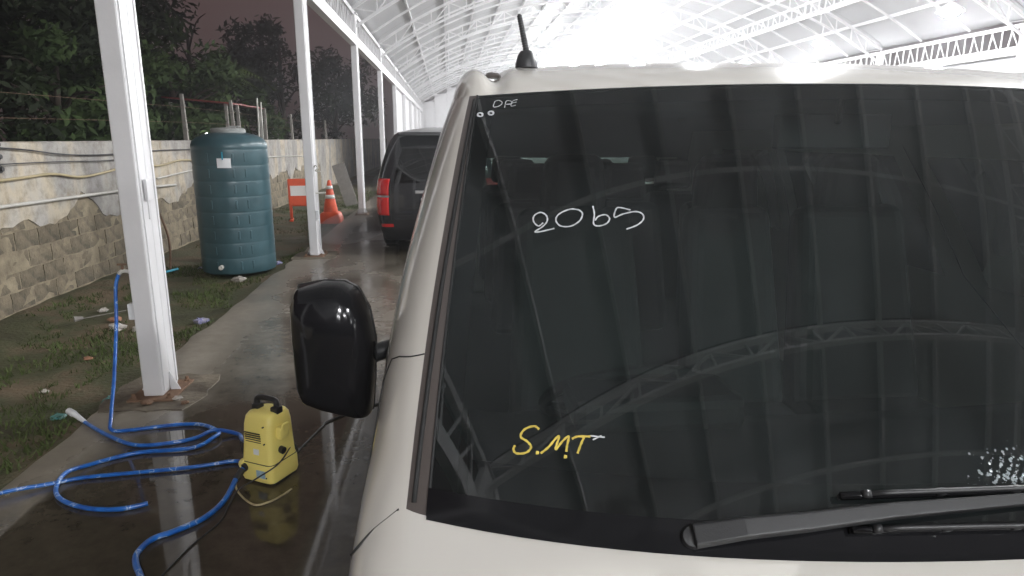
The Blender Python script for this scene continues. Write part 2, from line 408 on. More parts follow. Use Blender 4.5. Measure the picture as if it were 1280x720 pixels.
# thin concrete posts standing on the wall
posts = [(12.3, .76), (15.0, .80), (15.36, .72), (17.5, .74), (20.4, .70), (25.9, .66)]
post_labels = ['thin grey fence post alone on the wall top before the green tank', 'thin grey fence post on the wall top right behind the tank lid', 'shorter thin fence post close beside another behind the tank',
    'thin grey fence post on the wall top just past the green tank', 'thin grey fence post on the wall top behind the cone column', 'farthest thin fence post on the wall, beyond the barrier board']
for k, (y, h) in enumerate(posts):
    b = MB(); b.box((0, 0, h/2+.02), (.07, .07, h+.04), taper=.8)
    for q in range(3): b.box((.03, 0, .2+.2*q), (.03, .09, .012))
    o = b.build('fence_post', M['post'], bevel=.006); o.location = (WX-.09, y, WT-.03); o.rotation_euler = (random.uniform(-.03, .03), random.uniform(-.03, .03), 0)
    tag(o, post_labels[k], 'post', 'posts along the wall top')
for z in (.3, .55):
    wire('barbed_wire', [(WX-.05, 5, WT+z-.1)] + [(WX-.05, y, WT+z) for y, h in posts] + [(WX-.05, 34, WT+z)], .0022, M['rust'],
         'rusty %s strand of wire strung between the wall-top posts' % ('lower' if z < .4 else 'upper'), 'wire', k=3, n=5)

# ------------------------------------------------------------------ canopy
CX, EX0, EX1, ZE, RISE = 6.0, -2.05, 14.05, 4.55, 2.45
COLY = [4.67 + 5.68*k for k in range(-3, 10)]
Y0, Y1 = COLY[0], COLY[-1]
half = (EX1-EX0)/2; RAD = (half*half + RISE*RISE)/(2*RISE)
def arcz(x, off=0.0): return ZE + RISE - RAD + math.sqrt(max(0, (RAD+off)**2 - (x-CX)**2))
canopy = empty('canopy_roof', (CX, 20, 0))
tag(canopy, 'huge white arched steel canopy roof of trusses, purlins and sheet metal overhead', 'canopy')
def C(p): return (p[0]-CX, p[1]-20, p[2])
NSEG = 30
def truss_mesh():
    b = MB(); up, lo = [], []
    for i in range(NSEG+1):
        x = EX0 + (EX1-EX0)*i/NSEG
        up.append(Vector((x-CX, 0, arcz(x)))); lo.append(Vector((x-CX, 0, arcz(x)-.42)))
    for i in range(NSEG):
        b.bar(up[i], up[i+1], .07); b.bar(lo[i], lo[i+1], .06)
        b.bar(up[i], lo[i], .032)
        if i % 2: b.bar(lo[i], up[i+1], .028)
        else: b.bar(up[i], lo[i+1], .028)
    b.bar(up[-1], lo[-1], .032)
    return b.mesh('arch_truss', M['white_steel'])
tm = truss_mesh()
for y in COLY:
    o = bpy.data.objects.new('arch_truss', tm); COL.objects.link(o); o.parent = canopy; o.location = (0, y-20, 0)
def rib_mesh():
    b = MB(); pts = [Vector((EX0+(EX1-EX0)*i/24-CX, 0, arcz(EX0+(EX1-EX0)*i/24)+.01)) for i in range(25)]
    for i in range(24): b.bar(pts[i], pts[i+1], .05)
    return b.mesh('arch_rib', M['white_steel'])
rm = rib_mesh()
for k in range(len(COLY)-1):
    for t in (1/3, 2/3):
        o = bpy.data.objects.new('arch_rib', rm); COL.objects.link(o); o.parent = canopy; o.location = (0, COLY[k]+5.68*t-20, 0)
pm = MB(); pm.box((0, 0, 0), (.05, Y1-Y0+.6, .09)); pm = pm.mesh('purlin', M['white_steel'])
for i in range(1, 16):
    x = EX0 + (EX1-EX0)*i/16
    o = bpy.data.objects.new('purlin', pm); COL.objects.link(o); o.parent = canopy; o.location = (x-CX, (Y0+Y1)/2-20, arcz(x)+.09)
sm = MB(); rows = []
for j in range(2):
    row = []
    for i in range(161):
        x = EX0-.25 + (EX1-EX0+.5)*i/160
        zz = arcz(min(max(x, EX0), EX1)) - (.08 if (x < EX0 or x > EX1) else 0)
        row.append((x-CX, j*5.66, zz+.155))
    rows.append(row)
sm.grid(rows); sm = sm.mesh('roof_sheet', M['roof_sheet'], smooth=True)
for k in range(len(COLY)-1):
    o = bpy.data.objects.new('roof_sheet', sm); COL.objects.link(o); o.parent = canopy; o.location = (0, COLY[k]-20+.01, 0)
def girder_mesh(name, depth, chord, low, n):
    b = MB(); L = 5.68
    b.box((0, L/2, 0), (chord, L-.02, chord)); b.box((0, L/2, -depth), (low[0], L-.02, low[1]))
    for i in range(n):
        y = L*(i+.5)/n
        b.bar((0, y-.05, 0), (0, y+.05 if i % 2 else y-.05, -depth), .028)
        if i % 2: b.bar((0, y-L/n, -depth+.02), (0, y, -.02), .02)
    return b.mesh(name, M['white_steel'])
gm = girder_mesh('eave_girder', .58, .09, (.14, .20), 18)
gm2 = girder_mesh('longitudinal_truss', .40, .06, (.06, .06), 14)
for k in range(len(COLY)-1):
    for x, me, z in ((EX0, gm, 4.44), (EX1, gm, 4.44), (11.0, gm2, 5.75), (CX, gm2, 6.52)):
        o = bpy.data.objects.new(me.name.split('.')[0], me); COL.objects.link(o); o.parent = canopy; o.location = (x-CX, COLY[k]-20, z)

# columns: two lipped channels welded back to back on a base plate
def make_column():
    root = empty('steel_column', (0, 0, 0)); H = 4.40
    b = MB(); b.box((0, -.070, H/2+.02), (.13, .128, H)); b.build('front_channel', M['white_steel'], root, bevel=.012)
    b = MB(); b.box((0, .070, H/2+.021), (.13, .128, H+.002)); b.build('rear_channel', M['white_steel'], root, bevel=.012)
    b = MB(); b.box((.055, 0, H/2+.02), (.012, .016, H-.05)); b.build('weld_seam', M['white_steel'], root)
    for dy in (-.105, .105):
        b = MB(); b.box((.069, dy, H/2), (.010, .022, H-.1)); b.build('flange_strip', M['white_steel'], root, bevel=.003)
    b = MB(); b.box((0, 0, .011), (.30, .40, .018)); b.build('base_plate', M['rust'], root, bevel=.003)
    for sx in (-1, 1):
        for sy in (-1, 1):
            b = MB(); b.tube([(sx*.115, sy*.165, .02), (sx*.115, sy*.165, .055)], .012, 6); b.tube([(sx*.115, sy*.165, .02), (sx*.115, sy*.165, .034)], .02, 6); b.build('bolt', M['rust'], root)
    for s in (-1, 1):
        b = MB(); b.v += [(s*.065, -.004, .02), (s*.13, -.004, .02), (s*.065, -.004, .16), (s*.065, .004, .02), (s*.13, .004, .02), (s*.065, .004, .16)]
        b.f += [(0, 1, 2), (5, 4, 3), (0, 3, 4, 1), (1, 4, 5, 2), (2, 5, 3, 0)]; b.build('gusset', M['white_steel'], root)
    b = MB(); b.box((0, 0, H+.03), (.2, .3, .02)); b.build('cap_plate', M['white_steel'], root)
    return root
col0 = make_column()
left_labels = {4.67: 'white steel column with the tap and blue hose, beside the yellow pressure washer',
               10.35: 'white steel column between the green tank and the orange cone',
               16.03: 'white steel column beside the rear of the black van'}
first = True
for x in (EX0, EX1):
    for y in COLY:
        if y < -2: continue
        o = col0 if first else copy_tree(col0); first = False
        o.location = (x, y, 0)
        if x == EX1: o.rotation_euler.z = math.pi
        lab = left_labels.get(round(y, 2)) if x == EX0 else None
        if lab: tag(o, lab, 'column', 'steel columns of the canopy')
        elif x == EX0: tag(o, 'white steel column further along the wall side, past the black van' if y > 0 else 'white steel column of the canopy before the tap column', 'column', 'steel columns of the canopy')
        else: tag(o, 'white steel column of the canopy side away from the wall', 'column', 'steel columns of the canopy')
# fittings fixed to the tap column
c1 = col0 if abs(col0.location.y-4.67) < .1 else [o for o in COL.objects if o.get('label') == left_labels[4.67]][0]
b = MB(); b.box((-.10, -.03, .60), (.07, .05, .11)); b.build('switch_box', M['sticker'], c1, bevel=.005)
b = MB(); b.box((.078, -.02, 1.42), (.018, .10, .14)); b.box((.09, -.075, 1.36), (.012, .012, .26)); b.build('door_stop', M['white_steel'], c1, bevel=.003)
b = MB(); b.tube(spline([(-.085, -.02, .12), (-.085, -.02, .80), (-.09, -.03, .865), (-.13, -.06, .885), (-.155, -.07, .865)], 5), .013, 8); b.build('tap_pipe', M['pipe_white'], c1, smooth=True)
b = MB(); b.tube([(-.13, -.06, .885), (-.13, -.06, .925)], .008, 6); b.box((-.13, -.06, .93), (.06, .012, .012)); b.build('tap_handle', M['rust'], c1)
c2 = [o for o in COL.objects if o.get('label') == left_labels[10.35]][0]
b = MB(); b.tube(spline([(.06, -.1, 1.32), (.10, -.13, 1.36), (.13, -.12, 1.32), (.09, -.12, 1.28), (.17, -.12, 1.27)], 6), .009, 6); b.build('wire_loop', M['pipe_white'], c2, smooth=True)
b = MB(); b.tube([(.05, -.1, .95), (.22, -.1, .96)], .011, 8); b.build('peg', M['pipe_white'], c2)
b = MB(); b.box((.085, -.12, .63), (.04, .06, .14)); b.build('switch_box', M['sticker'], c2, bevel=.005)
# broken concrete pads at the column feet
for y, lab in ((4.67, 'cracked concrete pad with dirt under the tap column'), (10.35, 'concrete pad under the column by the green tank')):
    b = MB(); pts = []
    for k in range(22):
        a = 2*math.pi*k/22; q = 1/max(abs(math.cos(a)), abs(math.sin(a)))
        pts.append((EX0 + math.cos(a)*q*(.33+random.uniform(-.025, .025)), y + math.sin(a)*q*(.36+random.uniform(-.03, .03))))
    i0 = len(b.v); b.v += [(x, y_, -.03) for x, y_ in pts] + [(EX0+(x-EX0)*.97, y+(y_-y)*.97, .0065) for x, y_ in pts]
    n_ = len(pts); b.f += [(i, (i+1) % n_, n_+(i+1) % n_, n_+i) for i in range(n_)] + [tuple(range(n_, 2*n_))]
    tag(b.build('concrete_pad', M['pad']), lab, 'concrete pad', 'pads at the column feet')

# lamps
def lamp_mat(f=1.0):
    m = bpy.data.materials.new('lamp_glow'); m.use_nodes = True; b = m.node_tree.nodes['Principled BSDF']
    b.inputs['Base Color'].default_value = (.8, .8, .8, 1); b.inputs['Emission Color'].default_value = (.97, .985, 1, 1); b.inputs['Emission Strength'].default_value = LAMP_STRENGTH*f
    return m
M['lamp'] = lamp_mat(); M['lamp_small'] = lamp_mat(.5)
def make_lamp(m='lamp'):
    root = empty('bay_lamp')
    b = MB(); b.lathe([(0, -.17), (.10, -.16), (.19, -.11), (.22, -.04), (.225, .0)], 16); b.build('bulb_diffuser', M[m], root, smooth=True)
    b = MB(); b.lathe([(.30, -.055 if m != 'lamp' else -.035), (.285, -.03 if m != 'lamp' else -.01), (.25, .02), (.20, .06), (.11, .12), (.05, .16), (.03, .17)], 18); b.build('lamp_cap', M['white_steel'], root, smooth='angle')
    b = MB(); b.tube([(0, 0, .165), (0, 0, .50)], .012, 6); b.build('hanger_rod', M['white_steel'], root)
    return root
for x, drop in ((CX, .94), (12.0, .94), (1.6, .94)):
    lamp0 = make_lamp('lamp_small' if x > 10 else 'lamp'); first = True
    for y in COLY:
        if x == CX and -3 < y < 2: continue
        if x < 2 and y > -3: continue  # wall-side pair is added behind the camera to brighten faces turned to it
        o = lamp0 if first else copy_tree(lamp0); first = False
        o.location = (x, y, arcz(x)-drop)
        if x < 2: tag(o, 'glowing white bay lamp added unseen behind the camera to light near faces', 'lamp', 'lamps added behind the camera')
        else: tag(o, 'glowing white bay lamp hung along the crown of the canopy' if x < 10 else 'glowing white bay lamp hung low on the far side of the canopy', 'lamp',
            'lamps along the canopy crown' if x < 10 else 'lamps along the far side of the canopy')

# ------------------------------------------------------------------ vans
class VanShape:
    """Body skin: c runs front centre 0..1 (screen) ..2 (front corner) ..3 (side) ..4 (rear corner) ..5 (rear centre)."""
    def __init__(s, wid, xg, yf, yr, curve, zt, droop, side_len=.30):
        s.w, s.xg, s.yf, s.yr, s.cv, s.zt, s.droop, s.sl = interp(wid), interp(xg), interp(yf), interp(yr), curve, zt, droop, side_len
    def p(s, sd, c, z):
        w, xg, yf, yr = s.w(z), s.xg(z), s.yf(z), s.yr(z)
        a_, b_ = s.cv; yg = yf + a_*xg**2 + b_*xg**4; sl = 2*a_*xg + 4*b_*xg**3
        ys = yg + s.sl
        if c <= 1:
            x = xg*c; y = yf + a_*x**2 + b_*x**4
        elif c <= 2:
            t = c-1; cx, cy = w, yg + sl*(w-xg)
            cy = min(cy, ys-.02)
            x = (1-t)**2*xg + 2*t*(1-t)*cx + t*t*w; y = (1-t)**2*yg + 2*t*(1-t)*cy + t*t*ys
        elif c <= 3:
            x = w - .012*abs(2*(c-2.5))**3; y = ys + (yr-.22-ys)*(c-2)
        elif c <= 4:
            t = c-3; w2 = w-.012; x = (1-t)**2*w2 + 2*t*(1-t)*w2 + t*t*(w2-.20); y = (1-t)**2*(yr-.22) + 2*t*(1-t)*(yr-.02) + t*t*yr
        else:
            t = c-4; x = (w-.212)*(1-t); y = yr + .03*t*(2-t)
        up = max(0, min(1, (z-1.3)/(s.zt-1.3)))
        zz = z - s.droop*up*min(1.3, (x/.67)**2)
        return Vector((sd*x, y, zz))
    def n(s, sd, c, z):
        e = .004; c = min(max(c, .01), 4.99)
        a = s.p(sd, c+e, z)-s.p(sd, c-e, z); b = s.p(sd, c, z+e)-s.p(sd, c, z-e)
        v = a.cross(b)*sd; v.normalize(); return v
    def patch(s, mb, sd, c0, c1, z0, z1, off=.003, nc=8, nz=6, both=False):
        P = []
        for j in range(nz+1):
            z = z0+(z1-z0)*j/nz
            P.append([s.p(sd, c0+(c1-c0)*i/nc, z) + s.n(sd, c0+(c1-c0)*i/nc, z)*off for i in range(nc+1)])
        mb.grid(P)
    def line(s, sd, pts, off=.001, k=6):
        out = []
        for i in range(len(pts)-1):
            for j in range(k):
                t = j/k; c = pts[i][0]+(pts[i+1][0]-pts[i][0])*t; z = pts[i][1]+(pts[i+1][1]-pts[i][1])*t
                out.append(s.p(sd, c, z)+s.n(sd, c, z)*off)
        c, z = pts[-1]; out.append(s.p(sd, c, z)+s.n(sd, c, z)*off); return out

def wheels(root, xs, ys, r=.33, w=.2):
    for y in ys:
        for sd in (-1, 1):
            Mx = Matrix.Rotation(R(90)*sd, 3, 'Y'); c = (sd*(xs-w/2), y, r)
            b = MB(); b.lathe([(r*.62, -w/2), (r*.9, -w/2), (r, -w*.36), (r, w*.36), (r*.9, w/2), (r*.62, w/2)], 36, c, Mx); t = b.build('wheel', M['tyre'], root, smooth='angle')
            b = MB(); b.lathe([(r*.64, -w*.3), (r*.64, w*.46), (r*.58, w*.44), (r*.5, w*.32), (r*.2, w*.38), (.01, w*.40)], 30, c, Mx)
            b.build('rim', M['rim'], t, smooth='angle')

def span(stops, d):
    out = []
    for i in range(len(stops)-1):
        n = max(1, int(round((stops[i+1]-stops[i])/d)))
        out += [stops[i]+(stops[i+1]-stops[i])*k/n for k in range(n)]
    return out+[stops[-1]]

def skin(S, root, cst, zst, buckets, names):
    """cells of the body skin sorted into one mesh per bucket"""
    cs = span(cst, .06); zs = span(zst, .035); mbs = {}
    for sd in (1, -1):
        pts = [[S.p(sd, c, z) for c in cs] for z in zs]
        for j in range(len(zs)-1):
            for i in range(len(cs)-1):
                k = buckets((cs[i]+cs[i+1])/2, (zs[j]+zs[j+1])/2)
                if k is None: continue
                if names[k][2]: k = (k, sd)
                mbs.setdefault(k, MB()).quad(pts[j][i], pts[j][i+1], pts[j+1][i+1], pts[j+1][i])
    res = {}
    for k, mb in mbs.items():
        kk = k[0] if isinstance(k, tuple) else k
        nm, m, _ = names[kk]
        o = mb.build(nm, m, root, smooth=True, weld=.0008)
        res.setdefault(kk, []).append(o)
    return res

# ---- the white van in front of the camera
VX = .83
van = empty('white_van', (VX, 0, 0))
tag(van, 'white van facing the viewer with marker writing on its dark windshield', 'van')
ZB, ZT = 1.215, 1.858
S = VanShape(wid=[(.22, .92), (.45, .97), (.85, .99), (1.10, .99), (1.25, .972), (1.45, .938), (1.62, .895), (1.78, .848), (1.858, .820)],
             xg=[(.22, .77), (.8, .81), (1.215, .872), (1.4, .848), (1.65, .810), (1.858, .768)],
             yf=[(.22, .18), (.5, .11), (.80, .12), (.95, .19), (1.07, .34), (1.15, .50), (1.215, .718), (1.4, .892), (1.63, 1.116), (1.858, 1.345)],
             yr=[(.22, 4.85), (.8, 4.9), (1.2, 4.87), (1.858, 4.65)], curve=(.155, .085), zt=ZT, droop=.016)
yf_low, xg_low = S.yf, S.xg           # the screen itself is one smooth sweep
S.yf = lambda z: yf_low(z) if z < ZB else .718 + .90*(z-ZB) + .12*(z-ZB)**2
S.xg = lambda z: xg_low(z) if z < ZB else .872 - .12*(z-ZB) - .065*(z-ZB)**2
winz = (1.26, 1.70)
def vb(c, z):
    if z > ZB and c < 1: return 'glass'
    if z > ZB and c < 1.16: return 'trim'
    if winz[0] < z < winz[1]:
        if 2.04 < c < 2.24: return 'door_window'
        if 2.30 < c < 2.60: return 'side_window'
        if 2.66 < c < 2.92: return 'side_window'
        if c > 4.12: return 'rear_window'
    if c < .62 and .60 < z < .70: return 'grille'
    if z < .46 and c < 2: return 'bumper'
    if z < .46 and c > 3: return 'rear_bumper'
    if z < .62 and (2.03 < c < 2.17 or 2.74 < c < 2.90): return None
    return 'body'
names = {'glass': ('windshield', M['windshield'], False), 'trim': ('pillar_trim', M['trim'], True), 'door_window': ('door_window', M['side_glass'], True),
         'side_window': ('side_window', M['side_glass'], True), 'rear_window': ('rear_window', M['side_glass'], False), 'grille': ('grille', M['black_plastic'], False),
         'bumper': ('bumper', M['van_white'], False), 'rear_bumper': ('rear_bumper', M['van_white'], False), 'body': ('body', M['van_white'], False)}
res = skin(S, van, [0, .62, 1, 1.16, 2, 2.03, 2.04, 2.17, 2.24, 2.30, 2.60, 2.66, 2.74, 2.90, 2.92, 3, 4, 4.12, 5],
           [.22, .46, .60, .62, .70, .9, 1.1, ZB, winz[0], winz[1], ZT], vb, names)
glass = res['glass'][0]
# roof pressing with drip channels
L = interp([(0, 0), (.45, .003), (.60, .012), (.665, .024), (.698, .044), (.714, .060), (.736, .062), (.752, .050), (.770, .046), (.79, .056), (.806, .078), (.820, .1225)])
cs = span([0, .5, 1, 1.16, 1.4, 1.7, 2], .03)
hx = [0, .08, .16, .24, .32, .40, .48, .55, .62, .66, .68, .693, .703, .713, .723, .733, .743, .753, .763, .772, .781, .79, .798, .805, .811, .816, .820]
ring = [S.p(1, c, ZT) for c in cs]
def ring_at(x):
    for a, b_ in zip(ring, ring[1:]):
        if a.x <= x <= b_.x+1e-6:
            t = (x-a.x)/max(1e-6, b_.x-a.x); return a.lerp(b_, t)
    return ring[-1]
dys = [0, .008, .02, .04, .065, .1, .15, .2, .27, .35, .45, .6, .8, 1.1, 1.5, 2, 2.4, 2.75, 3.0]
def roof_z(x, dy, ze):
    ax = abs(x); k_ = min(1, max(0, (ax-.60)/.14)); gq = 1-math.exp(-dy/(.22-.16*k_))
    z = ze*(1-gq) + (1.958-L(ax))*gq
    if ax > .66: z -= .010*math.exp(-((ax-.725)/.018)**2)*min(1, dy/.02)
    return z
P = []
xall = [-x for x in hx[::-1]]+hx[1:]
for x in xall:
    q = ring_at(abs(x)); yend = 4.66 - .1*abs(x)**2
    P.append([Vector((x, q.y + dy*(yend-q.y)/3.0, roof_z(x, dy, q.z))) if dy < 2.7 else Vector((x, q.y + dy*(yend-q.y)/3.0, roof_z(x, dy, q.z)*(1-(dy-2.7)*.09))) for dy in dys])
b = MB(); b.grid(P); roof = b.build('roof', M['van_white'], van, smooth=True)
# drain plug and antenna on the roof
b = MB(); b.lathe([(.017, 0), (.02, .006), (.014, .012), (.0, .014)], 14, (-.722, 1.66, roof_z(.722, .2, 1.84)+.006)); b.build('drain_plug', M['trim'], van, smooth='angle')
az = roof_z(.635, .26, 1.845)
ap = Vector((-.637, 1.70, az-.004))
b = MB(); b.lathe([(.028, 0), (.027, .012), (.021, .032), (.015, .041), (.0, .043)], 20, ap, Matrix.Rotation(R(-6), 3, 'X')); an = b.build('antenna', M['black_plastic'], van, smooth='angle')
b = MB(); pts = []; rr = []
a0 = ap+Vector((0, .0, .04)); a1 = a0+Vector((-.016, .02, .088))
for k in range(61):
    t = k/60; pts.append(a0.lerp(a1, t)); rr.append((.0075-.0015*t)*(1+.16*math.sin(k*1.57)) if k < 59 else .004)
b.tube(pts, rr, 10); b.build('antenna_mast', M['black_plastic'], an, smooth=True)
# mouldings, seams
def seam(sd, pts, r=.0013, off=0.0, name='panel_gap', m='seam'):
    b = MB(); b.tube(S.line(sd, pts, off+.0008), r, 6); return b.build(name, M[m], van, smooth=True)
for sd in (-1, 1):
    seam(sd, [(1.16, 1.405), (1.30, 1.395), (1.46, 1.385), (1.60, 1.37), (1.75, 1.32), (1.86, 1.2), (1.88, .7)])   # wing to pillar joint
    seam(sd, [(1.10, ZB+.01), (1.08, 1.5), (1.05, 1.72), (1.03, ZT-.01)], .004, .0, 'glass_moulding', 'rubber')
    seam(sd, [(2.02, 1.72), (2.02, .66)]); seam(sd, [(2.27, 1.74), (2.27, .35)]); seam(sd, [(2.63, 1.74), (2.63, .4)])
    b = MB(); c = S.p(sd, 2.235, 1.02); b.box(c+Vector((sd*.012, 0, 0)), (.03, .16, .03)); b.build('door_handle', M['van_white'], van, bevel=.008)
    b = MB(); S.patch(b, sd, .70, 1.42, .68, .88, .006, 14, 8); b.build('headlight', M['clear_lamp'], van, smooth=True)
    b = MB(); S.patch(b, sd, 3.2, 3.95, .85, 1.25, .006, 8, 6); b.build('tail_lamp', M['red_lamp'], van, smooth=True)
b = MB(); b.tube([S.p(-1, .999, z)+S.n(-1, .99, z)*.0005 for z in [ZB+(ZT-ZB)*k/30 for k in range(31)]], .0022, 6); b.build('glass_edge_seal', M['rubber'], van, smooth=True)
b = MB(); b.tube([S.p(1, .999, z)+S.n(1, .99, z)*.0005 for z in [ZB+(ZT-ZB)*k/30 for k in range(31)]], .0022, 6); b.build('glass_edge_seal', M['rubber'], van, smooth=True)
b = MB(); b.box((0, .105, .42), (.5, .012, .11)); b.build('number_plate', M['sticker'], van, bevel=.003)
wheels(van, .93, (1.10, 3.9))
# dark band printed round the glass and the cowl below it
b = MB()
for sd in (-1, 1): S.patch(b, sd, 0, 1.0, ZB-.004, ZB+.030, .0035, 20, 3)
b.build('cowl', M['gloss_black'], van, smooth=True, weld=.001)
for sd in (-1, 1):
    b = MB(); S.patch(b, sd, .955, .998, ZB, ZT, -.004, 3, 24)
    b.build('frit_band', M['gloss_black'], glass, smooth=True, weld=.001)
b = MB()
for sd in (-1, 1): S.patch(b, sd, 0, .99, ZT-.03, ZT, -.004, 20, 2)
b.build('frit_band', M['gloss_black'], glass, smooth=True, weld=.001)

# helper: point on the windshield seen along a sight line (used to lay the marker writing on the glass)
bpy.context.view_layer.update()
fwd = Vector((math.sin(YAW)*math.cos(PITCH), math.cos(YAW)*math.cos(PITCH), -math.sin(PITCH)))
rgt = Vector((math.cos(YAW), -math.sin(YAW), 0)); upv = rgt.cross(fwd)
gb = MB()
for sd in (-1, 1): S.patch(gb, sd, 0, 1, ZB-.02, ZT, .0, 40, 40)
gtree = BVHTree.FromPolygons([Vector(v) for v in gb.v], gb.f)
def on_glass(u, v, off=.0015):
    d = (fwd + rgt*(u-640)/FPX + upv*(360-v)/FPX).normalized()
    h = gtree.ray_cast(Vector((0, 0, CAM_H))-Vector((VX, 0, 0)), d)
    if h[0] is None: return None
    nn = h[1] if h[1].dot(d) < 0 else -h[1]
    return h[0]+nn*off, nn
bb2 = MB()
for sd in (-1, 1): S.patch(bb2, sd, 0, 2.2, .7, ZB+.3, .0, 60, 40)
btree = BVHTree.FromPolygons([Vector(v) for v in bb2.v], bb2.f)
def on_body(u, v, off=.0006):
    d = (fwd + rgt*(u-640)/FPX + upv*(360-v)/FPX).normalized(); h = btree.ray_cast(Vector((-VX, 0, CAM_H)), d)
    return None if h[0] is None else h[0]+(h[1] if h[1].dot(d) < 0 else -h[1])*off
bp_ = [on_body(q.x, q.y) for q in spline([(499, 637, 0), (488, 646, 0), (466, 664, 0), (445, 687, 0), (430, 705, 0), (420, 724, 0), (415, 745, 0)], 6)]
bp_ = [q for q in bp_ if q]
for sd in (1, -1):                                                                     # bonnet edge, both sides alike
    b = MB(); b.tube([Vector((q.x*sd, q.y, q.z)) for q in bp_], .0020, 6); b.build('panel_gap', M['seam'], van, smooth=True)
def stroke(b, pts, w0, w1=None, k=6):
    q = [on_glass(p.x, p.y) for p in spline([(x, y, 0) for x, y in pts], k)]
    q = [a for a in q if a]; n_ = len(q)
    ws = [w0+((w1 if w1 is not None else w0)-w0)*(i/max(1, n_-1)) + w0*.18*math.sin(i*1.7) for i in range(n_)]
    P1, P2 = [], []
    for i in range(n_):
        t = (q[min(i+1, n_-1)][0]-q[max(i-1, 0)][0]).normalized(); s_ = t.cross(q[i][1])
        P1.append(q[i][0]+s_*ws[i]/2); P2.append(q[i][0]-s_*ws[i]/2)
    b.grid([P1, P2])
def writing(strokes, w, m, label):
    b = MB()
    for st in strokes: stroke(b, st, w)
    o = b.build('handwriting', M[m], glass); o['label'] = label
    md = o.modifiers.new('solid', 'SOLIDIFY'); md.thickness = .0006; return o
writing([[(679, 279), (673, 283), (667, 277), (668, 270), (676, 266), (683, 270), (684, 277), (678, 284), (669, 290), (676, 290), (693, 286)],
         [(724, 263), (713, 262), (699, 268), (695, 276), (701, 283), (714, 283), (725, 276), (728, 267), (722, 262)],
         [(741, 258), (743, 268), (742, 280), (748, 283), (758, 280), (762, 274), (757, 269), (748, 271), (744, 276)],
         [(788, 263), (775, 260), (770, 262), (768, 272), (779, 268), (794, 265), (803, 268), (804, 275), (796, 282), (783, 287)]], .0026, 'chalk', 'white handwritten number 2065')
writing([[(674, 537), (668, 533), (656, 537), (651, 546), (659, 552), (664, 559), (658, 566), (646, 567), (642, 562), (644, 557)],
         [(676, 567), (686, 559), (695, 548), (699, 546), (696, 556), (695, 562), (704, 551), (711, 546), (709, 557), (708, 565)],
         [(715, 549), (722, 546), (738, 546)], [(730, 547), (726, 556), (722, 567)]], .0031, 'yellow_chalk', 'yellow handwritten letters S.M.T')
for u, v in ((672, 566), (707, 571)):
    b = MB(); stroke(b, [(u-2, v), (u+2, v+.4)], .0048, k=3)
    b.build('full_stop', M['yellow_chalk'], glass)
writing([[(738, 545), (756, 547)], [(752, 545), (741, 550)]], .002, 'chalk', 'faint white smear at the end of the writing')
writing([[(619, 127), (617, 134), (624, 133), (628, 129), (624, 126), (619, 127)], [(631, 135), (633, 127), (639, 127), (640, 130), (633, 131)],
         [(647, 125), (641, 127), (639, 133), (645, 132)], [(641, 129), (646, 128)]], .0015, 'chalk', 'small white handwritten letters DPE')
for u, v in ((600.5, 144), (614, 142)):
    b = MB(); stroke(b, [(u+3.1*math.cos(a), v+2.2*math.sin(a)) for a in [2*math.pi*k/10 for k in range(11)]], .0042, k=4)
    b.build('ring_mark', M['chalk'], glass)
# water drops on the glass near the wiper
b = MB(); random.seed(5)
for k in range(420):
    u = random.gauss(1262, 22); v = 605 - abs(random.gauss(0, 24)) + (1262-u)*.05
    if v < 548 or u < 1205: continue
    if math.sin(u*.55+v*.16) < -.1: continue
    q = on_glass(u, v, .0)
    if not q: continue
    r_ = .0006+.0022*random.random()**2.2; nn = q[1]; t = nn.orthogonal().normalized(); s_ = nn.cross(t); i0 = len(b.v)
    b.v += [tuple(q[0]+t*r_*math.cos(a)+s_*r_*math.sin(a)) for a in [k2*math.pi/3 for k2 in range(6)]] + [tuple(q[0]+nn*r_*.6)]
    b.f += [(i0+k2, i0+(k2+1) % 6, i0+6) for k2 in range(6)]
M['water'] = mat('water_drop', (.20, .23, .24), .06, coat=1)
o = b.build('water_drops', M['water'], glass, smooth=True); tag(o, kind='stuff')
random.seed(21)
# brownish reflection at the foot of the glass, painted in as a flat patch
for u0, v0, u1, v1 in ((818, 664, 792, 682),):
    b = MB(); P = []
    for tv in range(3):
        P.append([on_glass(755+ (812-755)*i/4 - tv*6, 664 + tv*8 + i*1.0, -.012)[0] for i in range(5)])
    b.grid(P); b.build('sticker', M['trim'], glass)  # the patch only carries the reflected brown tone

